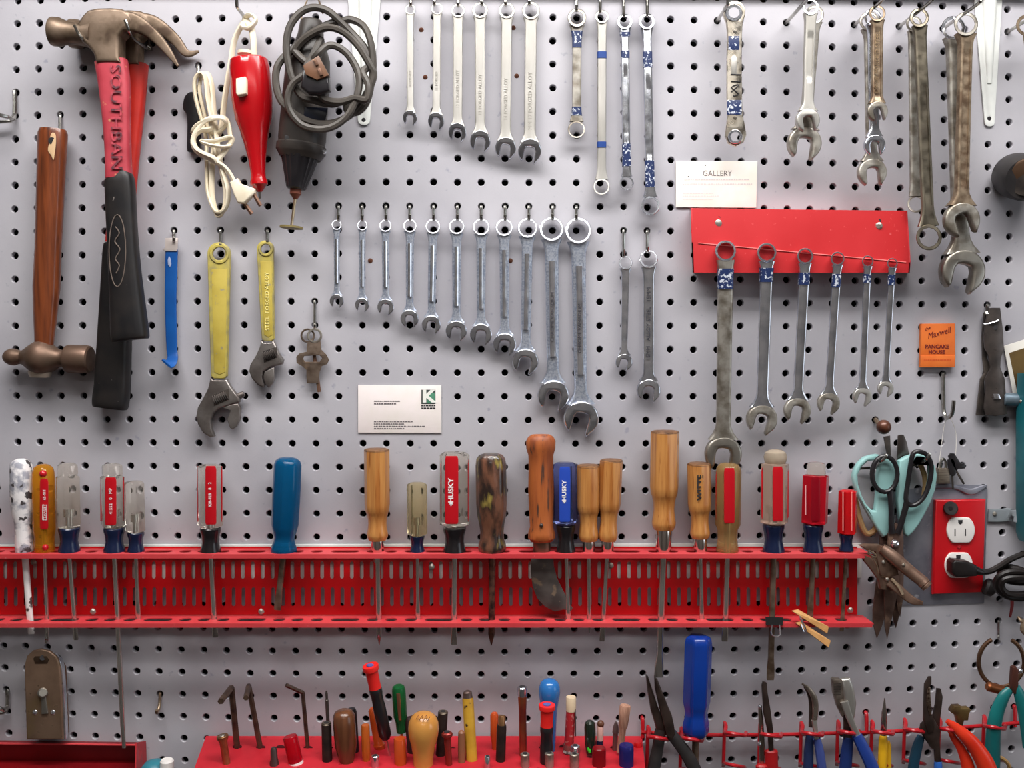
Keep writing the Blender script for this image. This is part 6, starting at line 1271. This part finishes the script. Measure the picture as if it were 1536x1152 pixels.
t.part('jaw', B(t).plate(rr_([(276, 400), (340, 392), (365, 460), (383, 560), (375, 640), (360, 700), (320, 640), (300, 560), (290, 480)]), 50, 60, bev=4, res=2), SATIN)
for k in range(8): t.part('tooth', B(t).box(1200 + 240 / 4.571 - 2, 930 + (432 + k * 11) / 4.571 - .6, 1200 + 278 / 4.571, 930 + (432 + k * 11) / 4.571 + .8, 56.5, 57.6, .2), DARKST)
t.part('tang', B(t).sweep([(1266, 1052, 58), (1272, 1070, 58), (1280, 1090, 58), (1288, 1106, 58)], [6, 5.4, 5, 5], [3.4] * 4, sec_flat, 3), SATIN); t.part('tang', B(t).sweep([(1272, 1060, 48), (1272, 1085, 48), (1272, 1112, 48)], [8, 7, 7], [3.4] * 3, sec_flat, 3), JAWD)
t.part('handle', B(t).tube([(1285, 1103, 58), (1296, 1124, 60), (1308, 1150, 62), (1320, 1190, 64)], [8, 9.4, 10, 10], 10, 4, .7), HANDB); t.part('handle', B(t).tube([(1273, 1106, 48), (1270, 1130, 48), (1266, 1180, 48)], [8, 9.4, 10], 10, 4, .7), mat('navy_dipped_handle', (28, 48, 104), .42))
t = Thing('diagonal_nippers', 'small pointed nippers with yellow handle in the wire rack', 'pliers', (1325, 1100, 50), PG)
t.part('jaw', B(t).lathe((1327, 1047, 52), (1325, 1106, 50), [(0, .8), (.2, 2.4), (.36, 4), (.6, 4.6), (1, 4.6)], 14, .8), mat('polished_tip', (190, 184, 180), .2, 1.0))
t.part('handle', B(t).lathe((1325, 1103, 50), (1322, 1190, 52), [(0, 5), (.06, 6.6), (.5, 7), (1, 7)], 16, .8), mat('yellow_dipped_grip', (226, 172, 28), .35)); t.part('handle', B(t).lathe((1331, 1112, 42), (1332, 1190, 42), [(0, 4), (.06, 5.4), (1, 5.4)], 14, .8), MATS['yellow_dipped_grip'])
rw = lambda pts: [(1360 + x / 8.114, 1010 + y / 8.113) for x, y in pts]
t = Thing('wire_strippers', 'black wire strippers with bright toothed cutting edge and blue handles', 'pliers', (1396, 1080, 56), PG)
t.part('jaw', B(t).plate(rw([(215, 130), (265, 40), (295, 35), (295, 120), (270, 160), (290, 330), (300, 500), (330, 560), (320, 700), (250, 720), (200, 560), (205, 360)]), 52, 58, bev=1.4), JAWD)
t.part('cutting_edge', B(t).plate(rw([(262, 160), (285, 165), (292, 340), (300, 500), (270, 510), (255, 420), (235, 370), (240, 300), (245, 200)]), 57, 59, bev=.5), mat('bright_cutting_edge', (206, 184, 166), .25, 1.0, rgb2=(120, 96, 84), scale=400))
t.part('jaw', B(t).plate(rw([(365, 180), (410, 185), (432, 280), (420, 400), (400, 560), (395, 700), (340, 720), (300, 600), (320, 480), (345, 380)]), 46, 52, bev=1.4), JAWD)
t.part('pivot_plate', B(t).plate(rw([(170, 620), (220, 570), (330, 560), (400, 680), (395, 820), (410, 1080), (345, 1090), (335, 930), (290, 900), (210, 780), (160, 690)]), 49, 56, bev=1.6), JAWD)
t.part('handle', B(t).lathe((1407, 1142, 53), (1408, 1190, 53), [(0, 5), (.08, 6), (1, 6.4)], 14), mat('bright_blue_grip', (44, 96, 176), .4)); t.part('handle', B(t).tube([(1382, 1104, 48), (1376, 1120, 48), (1370, 1150, 48), (1366, 1190, 48)], [6, 8, 8.4, 8.4], 10, 3, .7), mat('dark_teal_grip', (24, 58, 78), .42))
t = Thing('rivet_tool', 'bright orange red handled tool with a brass tee head behind it', 'hand tool', (1450, 1110, 60), PG)
t.part('tee_head', B(t).plate(rw([(530, 430), (560, 385), (640, 380), (650, 410), (740, 405), (765, 430), (740, 480), (730, 560), (680, 560), (660, 630), (610, 600), (585, 500), (530, 470)]), 40, 52, bev=2), mat('olive_brass', (136, 112, 70), .4, .8, rgb2=(80, 56, 50), scale=60))
OG = mat('orange_red_grip', (220, 56, 28), .35, rgb2=(204, 44, 22), scale=30, coat=.2)
t.part('handle', B(t).tube([(1420, 1081, 60), (1432, 1090, 62), (1448, 1104, 66), (1464, 1122, 68), (1480, 1150, 70), (1492, 1190, 72)], [3.4, 7, 10, 12, 14, 15], 12, 4, .7), OG); t.part('handle', B(t).tube([(1422, 1090, 52), (1430, 1106, 54), (1442, 1124, 56), (1452, 1150, 58), (1458, 1190, 60)], [3, 5, 7, 10, 11], 12, 4, .7), OG)
t = Thing('teal_pliers', 'large teal handled pliers at the lower right corner', 'pliers', (1515, 1080, 60), PG)
TEAL = mat('teal_grip', (22, 116, 116), .4, rgb2=(16, 92, 94), scale=20, coat=.2)
t.part('handle', B(t).tube([(1515, 1034, 60), (1505, 1046, 60), (1495, 1070, 58), (1490, 1100, 56), (1488, 1150, 54), (1484, 1200, 54)], [6, 9, 10.5, 11, 12, 12], 12, 4, .7), TEAL)
t.part('handle', B(t).tube([(1524, 1030, 62), (1530, 1044, 62), (1538, 1070, 62), (1546, 1120, 62)], [6, 9, 11, 12], 12, 4, .7), TEAL)
t.part('jaw', B(t).plate([(1517, 1000), (1522, 998), (1526, 1004), (1525, 1030), (1522, 1040), (1517, 1038), (1515, 1024)], 56, 66, bev=2), mat('reddish_steel', (106, 66, 56), .4, .7)); t.part('pivot', B(t).ball((1530, 1006, 64), 4, 12), CHROME)
t = Thing('yellow_cord', 'short tan curved wire end below the teal pliers', 'wire', (1505, 1140, 40))
t.part('wire', B(t).tube([(1492, 1135, 44), (1500, 1136, 46), (1508, 1141, 46), (1514, 1150, 44), (1516, 1170, 40)], 3, 8, 4), mat('tan_wire', (176, 138, 84), .45))
t = Thing('hose_clamp', 'large rusty brown hose clamp ring hanging at the right above the teal pliers', 'hose clamp', (1502, 992, 20))
t.part('band', B(t).tube([(1502 + 34 * math.cos(a), 993 + 37 * math.sin(a), 22 + 8 * math.cos(a)) for a in [2 * PI * k / 28 - 1.1 for k in range(25)]], 3.2, 8, 2, .9), mat('rusty_band', (112, 84, 64), .45, .8, rgb2=(76, 54, 42), scale=60))
t.part('screw_housing', B(t).lathe((1480, 1029, 26), (1506, 1036, 26), [(0, 5), (.1, 7.5), (.9, 7.5), (1, 5)], 14), mat('copper_housing', (140, 84, 52), .4, .8))
hook(1499, 931, 'thin wire hook holding the hose clamp ring', drop=26, out=16, tip=4, r=1.8)
t = Thing('brass_fitting', 'small brass and steel fitting hanging at the right edge under the cord coil', 'fitting', (1533, 945, 20))
t.part('body', B(t).tube([(1527, 925, 20), (1531, 930, 24), (1536, 934, 26), (1534, 945, 28), (1541, 952, 28)], [2, 3, 4, 4, 4], 8, 3), BRASSY)
t = Thing('red_strap', 'thin dark red strap hanging below the coiled black cord', 'strap', (1516, 915, 10))
t.part('strap', B(t).sweep([(1518, 898, 10), (1518, 910, 9), (1515, 926, 8)], [2.6, 2.4, 1.6], [.8] * 3, sec_flat, 3), mat('dark_red_strap', (120, 40, 44), .5))
# ---------------------------------------------------------------- light
def fixture(name, label, x, y, z, lx, ly, power, col):
    t = Thing(name, label, 'ceiling light', (768, 576, 0), 'fluorescent ceiling fixtures')
    t.e.location = (x, y, z); t.o = Vector((x, y, z))
    b = B(t)
    P = [(a * lx / 2, c * ly * .9, e) for a in (-1, 1) for c in (-1, 1) for e in (.02, .06)]
    b.v = P; b.f = [(0, 1, 3, 2), (4, 6, 7, 5), (0, 4, 5, 1), (2, 3, 7, 6), (0, 2, 6, 4), (1, 5, 7, 3)]
    t.part('housing', b, WHITEPAINT)
    for s in (-1, 1):
        q = B(t); q.P = lambda x_, y_, d_: Vector((x_, y_, d_))
        rings = [[Vector((xx, s * ly * .4 + math.cos(2 * PI * i / 12) * .013, math.sin(2 * PI * i / 12) * .013)) for i in range(12)] for xx in (-lx / 2 + .02, lx / 2 - .02)]
        q._rings(rings)
        t.part('tube', q, TUBE)
    l = bpy.data.lights.new('tube_light', 'AREA'); l.shape = 'RECTANGLE'; l.size = lx; l.size_y = ly; l.energy = power; l.color = col
    o = bpy.data.objects.new('tube_light', l); COL.objects.link(o); o.location = (0, 0, -.02); o.parent = t.e
TUBE = bpy.data.materials.new('lit_tube'); TUBE.use_nodes = True
_b = TUBE.node_tree.nodes['Principled BSDF']; _b.inputs['Base Color'].default_value = (.9, .9, .9, 1); _b.inputs['Emission Color'].default_value = (1, .97, .93, 1); _b.inputs['Emission Strength'].default_value = 4
fixture('ceiling_light', 'twin tube fluorescent fixture nearest the pegboard', .05, -.44, 2.24, 1.5, .16, 17, (1, .975, .96))
fixture('ceiling_light', 'twin tube fluorescent fixture over the camera, further from the pegboard', .05, -.88, 2.4, 1.5, .2, 10.5, (1, .975, .96))
fixture('ceiling_light', 'added unseen twin tube fixture at the far side of the room', .05, -2.2, 2.42, 1.5, .2, 3.2, (1, .975, .96))  # added lamp, brightens the chrome rims and the wall behind the camera
w = bpy.data.worlds.new('world'); C.world = w; w.use_nodes = True
w.node_tree.nodes['Background'].inputs[0].default_value = (.5, .48, .48, 1); w.node_tree.nodes['Background'].inputs[1].default_value = .05
C.view_settings.view_transform = 'Standard'; C.view_settings.look = 'None'; C.view_settings.gamma = 1; C.view_settings.use_curve_mapping = False
C.view_settings.exposure = 0.0
C.cycles.use_denoising = True
C.cycles.max_bounces = 8
